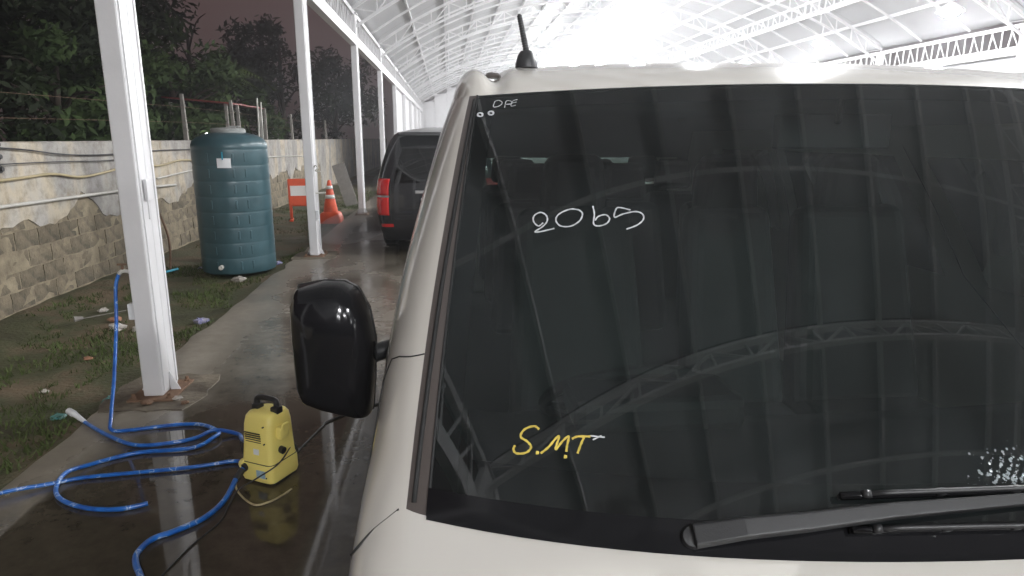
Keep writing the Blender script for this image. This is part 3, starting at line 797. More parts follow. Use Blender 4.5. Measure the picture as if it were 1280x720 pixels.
# wipers: pivot, arm, blade
def wiper(name, arm, blade, base):
    a = [on_glass(u, v, o_) for u, v, o_ in arm]; a = [q for q in a if q]
    b = MB(); sec = []
    n_ = len(a)
    for i, q in enumerate(a):
        t = (a[min(i+1, n_-1)][0]-a[max(i-1, 0)][0]).normalized(); s_ = t.cross(q[1]).normalized(); f = i/(n_-1); w = .017*(1-f)+.0065*f; h = .007*(1-f)+.004*f
        sec.append([q[0]+s_*w-q[1]*h, q[0]+s_*w*.75+q[1]*h, q[0]-s_*w*.75+q[1]*h, q[0]-s_*w-q[1]*h])
    for i in range(n_-1):
        for k in range(4): b.quad(sec[i][k], sec[i][(k+1) % 4], sec[i+1][(k+1) % 4], sec[i+1][k])
    b.quad(*sec[0]); b.quad(*sec[-1])
    root = b.build(name, M['black_plastic'], van, weld=.0005, bevel=.002)
    q = a[0]; Mr = q[1].to_track_quat('Z', 'Y').to_matrix()
    b = MB(); b.lathe([(.016, -.035), (.016, -.004), (.013, .001), (0, .002)], 18, q[0]-q[1]*.006, Mr); b.build('pivot_cap', M['black_plastic'], root, smooth='angle')
    bl = [on_glass(u, v, .014) for u, v in blade]; bl = [q for q in bl if q]
    b = MB(); b.tube([q[0] for q in bl], .0055, 6); b.build('blade_frame', M['gloss_black'], root, smooth=True)
    b = MB(); b.tube([q[0]-q[1]*.008 for q in bl], .0036, 5); b.build('blade_rubber', M['rubber'], root, smooth=True)
    b = MB()
    for i in range(1, len(bl)-1, 3): b.bar(bl[i][0], bl[i][0]+bl[i][1]*.010, .010)
    b.tube([bl[1][0]+bl[1][1]*.004] + [q[0]+q[1]*.011 for q in bl[2:-2]] + [bl[-2][0]+bl[-2][1]*.004], .004, 6); b.build('blade_bow', M['black_plastic'], root, smooth=True)
    return root
wiper('wiper', [(865, 672, .016), (925, 664, .026), (1000, 657, .030), (1100, 644, .030), (1200, 635, .028), (1300, 626, .026), (1400, 615, .022)],
      [(1045+30*i, 623-1.0*i-.012*i*i) for i in range(24)], None)
wiper('wiper', [(1900, 640, .016), (1800, 650, .026), (1650, 664, .030), (1450, 670, .028), (1330, 668, .026)],
      [(1060+28*i, 665-.6*i) for i in range(26)], None)

# door mirror
def mirror(sd):
    secs = []
    # outline of the housing seen from the front (x outwards, z up), shrinking to the front
    prof = [(.105, .305), (.165, .295), (.178, .262), (.180, .20), (.176, .06), (.165, .025), (.12, .004), (.03, -.022), (.008, -.015), (.0, .06), (-.006, .16), (.006, .235), (.03, .285), (.06, .302)]
    cx_, cz_ = .09, .145
    b = MB()
    lay = [(.075, .985, 0), (.060, 1.0, 0), (.035, 1.0, 0), (.005, .985, .0), (-.02, .95, .0), (-.042, .87, .004), (-.056, .70, .010), (-.062, .40, .012), (-.064, .0, .012)]
    rows = []
    for y, sc, dz in lay:
        rows.append([Vector((sd*(cx_+(px-cx_)*sc), y, cz_+(pz-cz_)*sc - dz)) for px, pz in prof] + [])
    for r1, r2 in zip(rows, rows[1:]):
        for k in range(len(prof)):
            k2 = (k+1) % len(prof); b.quad(r1[k], r1[k2], r2[k2], r2[k])
    i0 = len(b.v); b.v += [tuple(p) for p in rows[0]]; b.f.append(tuple(range(i0, i0+len(prof))))
    o = b.build('mirror_housing', M['gloss_black'], van, smooth='angle', weld=.0005)
    md = o.modifiers.new('bevel', 'BEVEL'); md.width = .007; md.segments = 3; md.limit_method = 'ANGLE'; md.angle_limit = R(28)
    o.location = (sd*.985, 1.262, 1.226); o.scale = (.84, .84, .84)
    b = MB(); b.tube([Vector((sd*(cx_+(px-cx_)*1.001), .042, cz_+(pz-cz_)*1.001)) for px, pz in prof+[prof[0]]], .0016, 5); b.build('housing_seam', M['rubber'], o)
    b = MB(); b.grid([[Vector((sd*(cx_+(px-cx_)*f), .0765, cz_+(pz-cz_)*f)) for px, pz in prof+[prof[0]]] for f in (.9, .01)]); b.build('mirror_glass', M['rim'], o)
    b = MB(); b.tube(spline([(-sd*.09, .10, .12), (-sd*.03, .09, .12), (sd*.03, .06, .11), (sd*.06, .03, .12)], 4), .022, 10); b.build('mirror_arm', M['black_plastic'], o, smooth=True)
    return o
mirror(-1); mirror(1)

# cabin
cab = MB(); cab.box((0, 3.1, .60), (1.74, 3.6, .05)); cab.build('cabin_floor', M['inner'], van)
d = MB(); prof = [(.93, 1.20), (1.17, 1.195), (1.33, 1.15), (1.41, 1.07), (1.39, .78), (1.0, .68)]
rows = [[(x, y+.24*x*x*(1 if k < 2 else .4) + (0 if k > 1 else 0), z) for k, (y, z) in enumerate(prof)] for x in [-.80+.1*i for i in range(17)]]
d.grid(rows); dash = d.build('dashboard', M['rubber'], van, smooth='angle')
d = MB(); d.box((-.43, 1.25, 1.225), (.34, .16, .07)); d.build('instrument_hood', M['rubber'], dash, bevel=.02)
st = MB(); Ms = Matrix.Rotation(R(-38), 3, 'X'); ctr = Vector((-.43, 1.44, 1.16))
st.tube([ctr+Ms @ Vector((.19*math.cos(a), .19*math.sin(a), 0)) for a in [2*math.pi*k/36 for k in range(37)]], .014, 8)
for a in (0, math.pi, 1.5*math.pi): st.tube([ctr, ctr+Ms @ Vector((.19*math.cos(a), .19*math.sin(a), 0))], .013, 6)
st.lathe([(.0, .03), (.06, .02), (.06, -.02), (0, -.03)], 16, ctr, Ms); st.build('steering_wheel', M['rubber'], van, smooth='angle')
for sx in (-.43, .08, .50):
    w = .25 if sx != .08 else .19
    b = MB(); b.box((sx, 1.82, .84), (2*w*.92, .5, .16)); b.build('seat_cushion', M['fabric'], van, bevel=.05, seg=4)
    b = MB(); b.box((sx, 2.08, 1.20), (2*w*.9, .14, .68), M=Matrix.Rotation(R(-13), 3, 'X'), taper=.82); se = b.build('seat_back', M['fabric'], van, bevel=.05, seg=4)
    b = MB(); b.box((sx, 2.16, 1.60), (.22, .10, .20), taper=.86); b.build('headrest', M['fabric'], se, bevel=.04, seg=4)
for k in range(3):
    for sx in (-.45, .0, .45):
        y = 3.1+.62*k; b = MB(); b.box((sx, y, 1.15), (.40, .12, .62), M=Matrix.Rotation(R(-12), 3, 'X'), taper=.85); se = b.build('rear_seat_back', M['fabric'], van, bevel=.05, seg=3)
        b = MB(); b.box((sx, y+.08, 1.55), (.22, .09, .17), taper=.88); b.build('headrest', M['fabric'], se, bevel=.035, seg=3)
def lin_p(x, y):
    z = 1.90-.05*x*x
    if y < 1.75: t = (1.75-y)/.395; y += t*(.155*x*x+.085*x**4)+.006*t; z = z*(1-t)+(1.846-.02*x*x)*t
    if y > 4.55: z = 1.62
    if abs(x) > .8: z -= .075
    return (x, y, z)
lin = MB(); lin.grid([[lin_p(x, y) for y in (1.355, 1.40, 1.5, 1.62, 1.75, 2.6, 3.6, 4.5, 4.60)] for x in [-.812]+[-.74+.148*i for i in range(11)]+[.812]]); lin.build('headliner', M['liner'], van, smooth=True)
for sd in (-1, 1):
    b = MB(); S.patch(b, sd, 1.02, 1.9, ZB, ZT-.03, -.035, 8, 14); b.build('pillar_lining', M['liner'], van, smooth=True)
b = MB(); b.box((.02, 1.46, 1.765), (.26, .03, .075)); b.tube([(.02, 1.44, 1.78), (.02, 1.43, 1.84)], .008, 6); b.build('inside_mirror', M['rubber'], van, bevel=.015)

# ---- the black van parked ahead, seen from behind
bvan = empty('black_van', (-.17, 15.35, 0), math.pi)
tag(bvan, 'black van parked ahead, its rear with tall red tail lamps showing', 'van')
S2 = VanShape(wid=[(.2, .86), (.4, .93), (.7, .955), (1.0, .95), (1.15, .925), (1.45, .84), (1.7, .745), (1.80, .68), (1.84, .62)],
              xg=[(.2, .66), (1.0, .74), (1.1, .74), (1.84, .50)],
              yf=[(.2, .25), (.5, .15), (.8, .22), (.95, .5), (1.02, 1.0), (1.5, 1.55), (1.84, 1.95)],
              yr=[(.2, 4.86), (.42, 4.98), (.62, 5.0), (1.05, 4.98), (1.45, 4.90), (1.84, 4.72)], curve=(.25, 0), zt=1.84, droop=.0)
def bb_(c, z):
    if z > 1.05 and c < 1: return 'glass'
    if 1.08 < z < 1.60:
        if 2.03 < c < 2.28 or 2.33 < c < 2.62 or 2.66 < c < 2.96: return 'side_window'
        if c > 4.08: return 'rear_window'
    if z < .52 and c < 2: return 'bumper'
    if z < .52 and c > 3: return 'rear_bumper'
    if z < .60 and (2.03 < c < 2.17 or 2.74 < c < 2.90): return None
    return 'body'
names2 = {'glass': ('windshield', M['dark_glass'], False), 'side_window': ('side_window', M['dark_glass'], True), 'rear_window': ('rear_window', M['dark_glass'], False),
          'bumper': ('bumper', M['van_black'], False), 'rear_bumper': ('rear_bumper', M['van_black'], False), 'body': ('body', M['van_black'], False)}
skin(S2, bvan, [0, 1, 2, 2.03, 2.17, 2.28, 2.33, 2.62, 2.66, 2.74, 2.90, 2.96, 3, 4, 4.08, 5], [.2, .52, .60, 1.05, 1.08, 1.6, 1.84], bb_, names2)
b = MB(); P = []
top = [S2.p(1, c, 1.84) for c in span([0, 1, 2, 3, 4, 5], .1)]
for f in (1, .9, .7, .4, .1): P.append([Vector((p.x*f, 3.3+(p.y-3.3)*(f*.94+.06 if f < 1 else 1), 1.84+.09*(1-f*f))) for p in top])
b.grid(P); P = [[Vector((-p.x, p.y, p.z)) for p in r_] for r_ in P]; b.grid(P); b.build('roof', M['van_black'], bvan, smooth=True, weld=.001)
for sd in (-1, 1):
    b = MB(); S2.patch(b, sd, 3.22, 3.98, .90, 1.15, .012, 10, 6); b.build('tail_lamp', M['red_lamp'], bvan, smooth=True, solid=.012)
    b = MB(); S2.patch(b, sd, 3.22, 3.98, .60, .87, .012, 10, 6); b.build('tail_lamp', M['red_lamp'], bvan, smooth=True, solid=.012)
    b = MB(); S2.patch(b, sd, 3.20, 4.0, .872, .898, .013, 10, 1); b.build('lamp_strip', M['rim'], bvan, smooth=True)
    b = MB(); b.tube(S2.line(sd, [(4.02, .53), (4.02, 1.6)], .0), .004, 6); b.build('tailgate_gap', M['seam'], bvan, smooth=True)
    b = MB(); S2.patch(b, sd, 3.5, 4.05, .42, .47, .006, 6, 2); b.build('reflector', M['red_lamp'], bvan, smooth=True)
b = MB(); b.box((0, 4.86, 1.80), (1.20, .20, .04), taper=.95); b.build('roof_spoiler', M['van_black'], bvan, bevel=.015)
b = MB(); b.box((0, 5.03, .80), (.52, .02, .12)); b.build('number_plate', M['sticker'], bvan, bevel=.003)
b = MB(); b.box((0, 5.02, .95), (.70, .03, .05)); b.build('tailgate_handle', M['rim'], bvan, bevel=.01)
b = MB(); b.bar((-.1, 4.97, 1.13), (.45, 4.95, 1.16), .02); b.tube([(-.1, 4.96, 1.13), (-.1, 4.99, 1.13)], .025, 10); b.build('rear_wiper', M['black_plastic'], bvan)
b = MB(); b.box((0, 3.1, .5), (1.7, 3.4, .06)); b.build('cabin_floor', M['inner'], bvan)
wheels(bvan, .93, (1.05, 3.95), .34, .22)

# ------------------------------------------------------------------ pressure washer
pw = empty('pressure_washer', (-.975, 3.375, 0), R(-28))
tag(pw, 'yellow upright pressure washer with black handle standing on the wet concrete', 'pressure washer')
def loft(rows, b=None):
    b = b or MB()
    for r1, r2 in zip(rows, rows[1:]):
        n_ = len(r1)
        for k in range(n_): b.quad(r1[k], r1[(k+1) % n_], r2[(k+1) % n_], r2[k])
    i0 = len(b.v); b.v += [tuple(p) for p in rows[0]]; b.f.append(tuple(range(i0, i0+len(rows[0]))))
    i0 = len(b.v); b.v += [tuple(p) for p in rows[-1]]; b.f.append(tuple(range(i0, i0+len(rows[-1])))); return b
def rrect(w, d_, z, r=.03, cy=0.0, n=4):
    out = []
    for cx_, cy_, a0_ in ((w/2-r, d_/2-r, 0), (-w/2+r, d_/2-r, 90), (-w/2+r, -d_/2+r, 180), (w/2-r, -d_/2+r, 270)):
        for k in range(n+1):
            a = R(a0_+90*k/n); out.append(Vector((cx_+r*math.cos(a), cy_+cy+r*math.sin(a), z)))
    return out
b = loft([rrect(.205, .205, .012, .03), rrect(.215, .215, .03, .03), rrect(.213, .213, .10, .03), rrect(.200, .20, .125, .03), rrect(.192, .19, .20, .03, .002), rrect(.182, .178, .31, .03, .006), rrect(.176, .165, .350, .035, .008), rrect(.160, .145, .366, .04, .01), rrect(.12, .10, .372, .04, .012)])
b.build('housing', M['yellow'], pw, smooth='angle', weld=.0005)
b = MB(); b.tube(spline([(-.062, .01, .355), (-.064, .01, .405), (-.055, .01, .425), (0, .01, .432), (.055, .01, .425), (.064, .01, .405), (.062, .01, .355)], 5), .0155, 8); b.build('carry_handle', M['black_plastic'], pw, smooth=True)
for sx in (-1, 1):
    b = MB(); b.box((sx*.062, .01, .375), (.045, .05, .04)); b.build('handle_mount', M['black_plastic'], pw, bevel=.008)
for k in range(6):
    b = MB(); b.box((-.015, -.0905+.0008*k*2-.004, .275-.0125*k), (.10, .006, .0045)); b.build('vent_slot', M['seam'], pw)
b = MB(); b.box((.005, -.0965, .175), (.034, .004, .03)); b.build('sticker', M['sticker'], pw)
b = MB(); b.box((.035, -.1085, .06), (.055, .004, .04)); b.build('type_label', M['blue_sticker'], pw)
b = MB(); b.tube([(-.07, -.085, .085), (-.07, -.118, .08)], .022, 14); b.build('outlet_port', M['black_plastic'], pw, smooth='angle')
b = MB(); b.tube([(-.07, -.10, .09), (-.095, -.085, .09)], .03, 12); b.build('port_shroud', M['yellow'], pw, smooth='angle')
b = MB(); b.tube([(-.085, .02, .20), (-.125, .02, .20)], .016, 12); b.build('inlet_port', M['black_plastic'], pw, smooth='angle')
b = MB(); b.box((.108, -.01, .27), (.036, .06, .065), M=Matrix.Rotation(R(10), 3, 'Y')); b.box((.125, -.01, .285), (.014, .05, .08), M=Matrix.Rotation(R(10), 3, 'Y')); b.build('gun_holder', M['yellow'], pw, bevel=.007)
b = MB(); b.tube([(.09, -.02, .175), (.118, -.02, .17)], .019, 12); b.build('switch_knob', M['black_plastic'], pw, smooth='angle')
for x, z in ((.055, .315), (.06, .225), (.07, .045)):
    b = MB(); b.tube([(x, -.083-.0065*(3.3-z*10), z), (x, -.092-.0065*(3.3-z*10), z)], .004, 8); b.build('screw', M['seam'], pw)
b = MB(); b.tube([p*1.0 for p in rrect(.2095, .209, .113, .032)]+[rrect(.2095, .209, .113, .032)[0]], .0022, 5); b.build('joint_line', M['seam'], pw)
for sx in (-1, 1):
    b = MB(); b.box((sx*.075, .0, .007), (.05, .16, .014)); b.build('foot', M['rubber'], pw)

# ------------------------------------------------------------------ hoses and cords
hz = .013
def hose(name, pts, r, m, label, cat='hose', zz=hz, k=8, n=10):
    q = [(p[0], p[1], p[2] if len(p) > 2 else zz) for p in pts]
    b = MB(); b.tube(spline(q, k), r, n); return tag(b.build(name, m, smooth=True), label, cat)
hose('garden_hose', [(-2.205, 4.60, .865), (-2.215, 4.56, .78), (-2.212, 4.50, .55), (-2.17, 4.30, .25), (-2.12, 4.10, .06), (-2.079, 4.011), (-1.957, 4.0), (-1.742, 4.05), (-1.574, 4.046), (-1.421, 3.916, .02), (-1.411, 3.815, .03), (-1.5, 3.708, .016), (-1.793, 3.675),
     (-1.989, 3.55), (-2.037, 3.422, .034), (-2.017, 3.296), (-1.925, 3.18), (-1.762, 3.091), (-1.605, 3.07), (-1.493, 3.11)], .0115, M['hose'], 'blue hose dropping from the column tap and looping to a loose open end')
hose('garden_hose', [(-1.085, 3.46, .20), (-1.15, 3.55, .12), (-1.24, 3.77, .03), (-1.298, 3.882), (-1.432, 3.90, .036), (-1.53, 3.85), (-1.644, 3.794), (-1.839, 3.781), (-2.064, 3.931), (-2.322, 4.164)], .0115, M['hose'], 'blue hose from the upper washer port curving back towards the grass edge')
hose('garden_hose', [(-1.09, 3.43, .012), (-1.192, 3.523), (-1.397, 3.477), (-1.633, 3.445), (-1.92, 3.411), (-2.01, 3.385, .012), (-2.086, 3.351), (-2.27, 3.273, .016), (-2.50, 3.16, -.02), (-2.8, 3.0, -.03)], .0105, M['hose'], 'blue hose running from behind the washer straight off the slab edge')
hose('pressure_hose', [(-1.093, 3.30, .08), (-1.112, 3.25, .055), (-1.13, 3.10, .016), (-1.176, 2.953), (-1.266, 2.856), (-1.345, 2.795), (-1.364, 2.697), (-1.335, 2.616), (-1.278, 2.527), (-1.22, 2.40), (-1.25, 2.2)], .0135, M['hose'], 'thick blue hose leaving the front port of the pressure washer')
hose('power_cord', [(-.865, 3.42, .17), (-.86, 3.50, .08), (-.89, 3.62, .01), (-.873, 3.712), (-.816, 3.952), (-.791, 4.035), (-.629, 4.199), (-.45, 4.35), (-.2, 4.6)], .0055, M['cable'], 'thin black power cord running from the washer under the van', 'cord', zz=.007)
hose('loose_cord', [(-.862, 3.40, .16), (-.90, 3.26, .12), (-1.0, 3.19, .075), (-1.085, 3.17, .03), (-1.10, 3.08, .006), (-1.095, 2.93), (-1.157, 2.747), (-1.199, 2.556), (-1.26, 2.3)], .0038, M['cable'], 'thin black cord crossing the front of the yellow washer', 'cord', zz=.005)
hose('yellow_cord', [(-1.10, 3.285, .07), (-1.11, 3.22, .03), (-1.062, 3.150), (-.977, 3.062), (-.916, 3.079), (-.87, 3.13), (-.83, 3.2)], .005, M['pipe_yellow'], 'dull yellow cord looped on the floor in front of the washer', 'cord', zz=.006)
for (p, q), lab in ((((-1.095, 3.475, .185), (-1.13, 3.53, .135)), 'grey hose coupling at the upper washer port'), (((-1.096, 3.292, .076), (-1.115, 3.24, .050)), 'grey hose coupling at the front port of the washer')):
    b = MB(); b.tube([p, q], .0175, 10); tag(b.build('hose_coupling', M['cable'], smooth='angle'), lab, 'coupling')
b = MB(); b.tube([(-2.30, 4.145, .014), (-2.42, 4.25, .03)], [.012, .019], 10); b.tube([(-2.42, 4.25, .03), (-2.47, 4.29, .035)], .021, 10)
tag(b.build('hose_nozzle', M['sticker'], smooth='angle'), 'pale hose nozzle lying at the grass edge', 'nozzle')

# ------------------------------------------------------------------ water tank
tank = empty('water_tank', (-2.90, 9.42, -.02)); TS = .83; tank.scale = (TS, TS, 1)
tag(tank, 'tall teal green plastic water tank with ribbed sides on the grass', 'water tank')
prof = [(.0, .0), (.52, .0), (.565, .02)]
z = .05
while z < 1.62:
    prof += [(.575, z), (.575, z+.155), (.573, z+.168), (.5705, z+.178), (.573, z+.188)]; z += .20
prof += [(.575, 1.66), (.57, 1.69), (.55, 1.73), (.50, 1.775), (.40, 1.815), (.28, 1.84), (.0, 1.845)]
b = MB(); b.lathe(prof, 56); b.build('tank_shell', M['tank'], tank, smooth='angle')
b = MB(); b.lathe([(.26, 1.83), (.265, 1.88), (.24, 1.90), (.0, 1.91)], 32); lid = b.build('lid', M['tank_lid'], tank, smooth='angle')
b = MB(); b.box((.1, 0, 1.92), (.16, .03, .02)); b.build('lid_grip', M['tank_lid'], lid, bevel=.005)
for a0_ in (-108, -70, -52):
    for k in range(8):
        a = R(a0_); b = MB(); b.box((.573*math.cos(a), .573*math.sin(a), .13+.2*k), (.018, .03, .11), rz=a); b.build('seam_rib', M['tank'], tank, bevel=.006)
a = R(-82); P = [[Vector((.580*math.cos(R(t)), .580*math.sin(R(t)), z)) for t in (-93, -89, -85, -81, -77, -73)] for z in (1.40, 1.52)]
b = MB(); b.grid(P); b.build('label_plate', M['sticker'], tank, solid=.004)
P = [[Vector((.585*math.cos(R(t)), .585*math.sin(R(t)), z)) for t in (-85.5, -83.5)] for z in (1.50, 1.60)]
M['cyan'] = mat('cyan', (.03, .33, .48), .4)
b = MB(); b.grid(P); b.build('blue_mark', M['cyan'], tank, solid=.004)
b = MB(); b.tube([(-.1, -.55, .12), (-.1, -.66, .12)], .03, 10); b.build('outlet', M['pipe_white'], tank, smooth='angle')
b = MB(); b.tube(spline([(.36, .40, 1.70), (.37, .42, 1.95), (.38, .40, 2.3)], 4), .014, 8); b.tube([(.44, .36, 1.68), (.45, .35, 2.25)], .012, 8); b.build('inlet_pipe', M['pipe_white'], tank, smooth=True)
wire('leaning_stick', [(-3.80, 9.35, .0), (-4.0, 9.9, .35), (-4.30, 10.4, .68)], .016, M['rust'], 'dark stick leaning on the wall beside the green tank', 'stick')
b = MB(); b.tube([(-3.95, 8.85, .0), (-3.62, 9.15, .05)], .016, 8); tag(b.build('pipe_offcut', M['cyan']), 'short turquoise pipe lying by the foot of the tank', 'pipe')

# ------------------------------------------------------------------ cone, barrier board, board
cone = empty('traffic_cone', (-2.55, 14.75, -.03)); tag(cone, 'orange traffic cone with white bands on a square base by the column', 'traffic cone')
b = loft([rrect(.46, .46, 0, .05), rrect(.46, .46, .10, .05), rrect(.40, .40, .20, .05), rrect(.34, .34, .23, .05)]); b.build('base', M['orange'], cone, smooth='angle', weld=.0005)
def cr(z): return .155-(z-.22)*.175
def crow(z0, z1, o=0): return [(cr(z0)+o, z0), (cr(z1)+o, z1)]
b = MB(); b.lathe([(cr(.22), .22), (cr(.88), .88), (cr(.92)-.006, .905), (0, .91)], 28); body = b.build('cone_body', M['orange'], cone, smooth='angle')
for z0, z1 in ((.52, .60), (.72, .79)):
    b = MB(); b.lathe(crow(z0, z1, .004), 28); b.build('reflective_band', M['reflective'], body, smooth=True)
bar_ = empty('barrier_board', (-3.30, 15.25, -.04), R(8)); tag(bar_, 'red plastic barrier board with a white panel behind the column', 'barrier')
b = MB(); b.box((0, 0, .62), (.46, .05, .60)); pan = b.build('board', M['orange'], bar_, bevel=.03)
b = MB(); b.box((0, -.028, .66), (.36, .012, .22)); b.build('white_panel', M['reflective'], pan, bevel=.004)
for sx in (-1, 1):
    b = MB(); b.box((sx*.19, 0, .16), (.06, .05, .36)); b.build('leg', M['orange'], bar_, bevel=.01)
    b = MB(); b.box((sx*.19, 0, .02), (.07, .34, .04)); b.build('foot', M['orange'], bar_, bevel=.01)
b = MB(); b.box((0, 0, .55), (.34, .03, 1.15), M=Matrix.Rotation(R(-16), 3, 'Y')); o = b.build('leaning_board', M['wood'], bevel=.004); o.location = (-2.80, 18.6, -.03)
tag(o, 'pale grey board leaning beyond the traffic cone', 'board')

# ------------------------------------------------------------------ litter on the grass
def crumple(name, r, m, n=8, flat=.45):
    b = MB(); rows = []
    for i in range(5):
        ph = math.pi*(i+.5)/5-math.pi/2; rows.append([Vector((math.cos(ph)*math.cos(2*math.pi*k/n), math.cos(ph)*math.sin(2*math.pi*k/n), math.sin(ph)*flat))*r*random.uniform(.6, 1.2) for k in range(n)])
    loft(rows, b); return b.build(name, m, weld=.0001)
M['white_bag'] = mat('white_bag', (.5, .48, .45), .6, col2=(.30, .26, .22), vscale=20)
M['blue_bag'] = mat('blue_bag', (.42, .40, .46), .5, col2=(.05, .06, .28), vscale=22)
M['teal_bag'] = mat('teal_bag', (.12, .34, .34), .5, col2=(.05, .12, .10), vscale=16)
M['orange_scrap'] = mat('orange_scrap', (.42, .22, .13), .7, col2=(.2, .1, .06), vscale=16)
lit = [(-2.52, 6.78, .085, 'blue_bag', 'crumpled blue and white packet on the grass by the slab edge', 'packet'),
       (-3.37, 6.85, .07, 'orange_scrap', 'torn orange wrapper beside the white scraps behind the tap column', 'wrapper'),
       (-3.25, 6.62, .085, 'white_bag', 'crumpled white plastic bag behind the blue hose', 'plastic bag'),
       (-3.05, 6.60, .07, 'white_bag', 'small white plastic bag touching the tap column from behind', 'plastic bag'),
       (-3.68, 7.25, .06, 'white_bag', 'pale scrap of plastic on dark soil below the wall', 'scrap'),
       (-2.72, 8.75, .09, 'white_bag', 'white and silver wrapper in front of the tank foot', 'wrapper'),
       (-2.36, 4.58, .06, 'teal_bag', 'small teal packet at the foot of the tap column', 'packet'),
       (-2.62, 4.42, .05, 'teal_bag', 'teal plastic scrap at the grass edge beside the hose', 'scrap'),
       (-3.0, 4.95, .035, 'white_bag', 'tiny white paper scrap on the dark grass', 'paper'),
       (-3.12, 4.2, .07, 'white_bag', 'muddy pale bag in the ditch near the hose nozzle', 'plastic bag'),
       (-3.02, 5.62, .04, 'orange_scrap', 'small pinkish scrap on the grass left of the hose', 'scrap'),
       (-2.50, 9.9, .07, 'blue_bag', 'blue and white scrap beside the tank near the slab', 'packet'),
       (-3.55, 9.75, .05, 'blue_bag', 'small blue scrap between the tank and the wall', 'scrap'),
       (-1.88, 4.50, .035, 'white_bag', 'small pale stone chip on the cracked pad', 'stone'),
       (-1.80, 4.42, .03, 'rust', 'dark pebble on the cracked concrete pad', 'stone'),
       (-2.05, 4.44, .04, 'rust', 'brown clod of dirt at the column base', 'dirt clod')]
for x, y, r_, m_, lab, cat in lit:
    o = crumple(cat.replace(' ', '_'), r_, M[m_]); o.location = (x, y, (ground_z(x, y) if x < SLAB_X else .006)+r_*.3); o.rotation_euler.z = random.uniform(0, 6)
    tag(o, lab, cat)
b = MB(); b.tube([(-3.62, 6.72, .02), (-3.32, 6.98, .03)], .004, 6); b.tube([(-3.67, 6.68, .025), (-3.61, 6.73, .025)], [.03, .015], 8)
tag(b.build('ladle', M['wood']), 'pale scoop with a thin handle lying below the wall', 'scoop')

# grass
b = MB(); random.seed(3)
for k in range(30000):
    x = random.uniform(-4.25, -2.36); y = random.uniform(2.0, 24) if k % 3 else random.uniform(3.5, 11)
    dn = noise.noise(Vector((x*1.6, y*.9, 5)))+.35*noise.noise(Vector((x*5, y*5, 1)))
    if dn < -.02 + .25*max(0, -3.6-x): continue
    h = random.uniform(.02, .065)*(1.2 if dn > .3 else .9); a = random.uniform(0, 6.28); w = random.uniform(.004, .009)
    z0 = ground_z(x, y)-.005; lx, ly = random.gauss(0, .5)*h, random.gauss(0, .5)*h
    b.tri((x-w*math.cos(a), y-w*math.sin(a), z0), (x+w*math.cos(a), y+w*math.sin(a), z0), (x+lx, y+ly, z0+h))
tag(b.build('grass', M['grass']), 'short patchy grass on the strip of earth along the wall', 'grass', kind='stuff')

# ------------------------------------------------------------------ trees beyond the wall
def tree(x, y, h, r, n, m, label, name='broadleaf_tree', zc=.62, ls=.20, sq=1.0, seed=0):
    rnd = random.Random(seed*7+3)
    root = empty(name, (x, y, -.16)); tag(root, label, 'tree', 'trees beyond the wall')
    b = MB(); pts = spline([(0, 0, 0), (.1*rnd.uniform(-1, 1), .1, h*.25), (.25*rnd.uniform(-1, 1), .2*rnd.uniform(-1, 1), h*.55), (0, 0, h*.85)], 5)
    nn = len(pts); b.tube(pts, [h*.022*(1-.8*i/nn)+.02 for i in range(nn)], 9)
    tips = []
    for k in range(9):
        a = rnd.uniform(0, 6.28); i = rnd.randint(nn//4, nn-3); p = pts[i]; e = p+Vector((math.cos(a)*r*.7, math.sin(a)*r*.7, h*rnd.uniform(.08, .25)))
        b.tube(spline([p, p.lerp(e, .5)+Vector((0, 0, h*.05)), e], 4), [.05, .045, .04, .035, .03, .025, .02, .015, .01], 6); tips.append(e)
    b.build('trunk', M['bark'], root, smooth=True)
    cl = []
    for k in range(26):
        a = rnd.uniform(0, 6.28); rr = r*math.sqrt(rnd.random())*.95; zz = h*(zc+ (1-zc)*rnd.uniform(-1, 1)*sq*math.sqrt(max(0, 1-(rr/r)**2)*.9+.1))
        cl.append((Vector((math.cos(a)*rr, math.sin(a)*rr, zz)), r*rnd.uniform(.22, .42)))
    b = MB()
    for k in range(n):
        c, q = rnd.choice(cl); v = Vector((rnd.gauss(0, 1), rnd.gauss(0, 1), rnd.gauss(0, .8))); v = v.normalized()*q*rnd.uniform(.45, 1.1); p = c+v
        d1 = Vector((rnd.gauss(0, 1), rnd.gauss(0, 1), rnd.gauss(-.3, .7))).normalized(); d2 = d1.orthogonal().normalized()*rnd.uniform(.3, .5); s_ = ls*rnd.uniform(.6, 1.3)
        b.quad(p-d1*s_*.5, p+d2*s_*.5, p+d1*s_*.6, p-d2*s_*.5)
    b.build('crown', M[m], root)
    return root
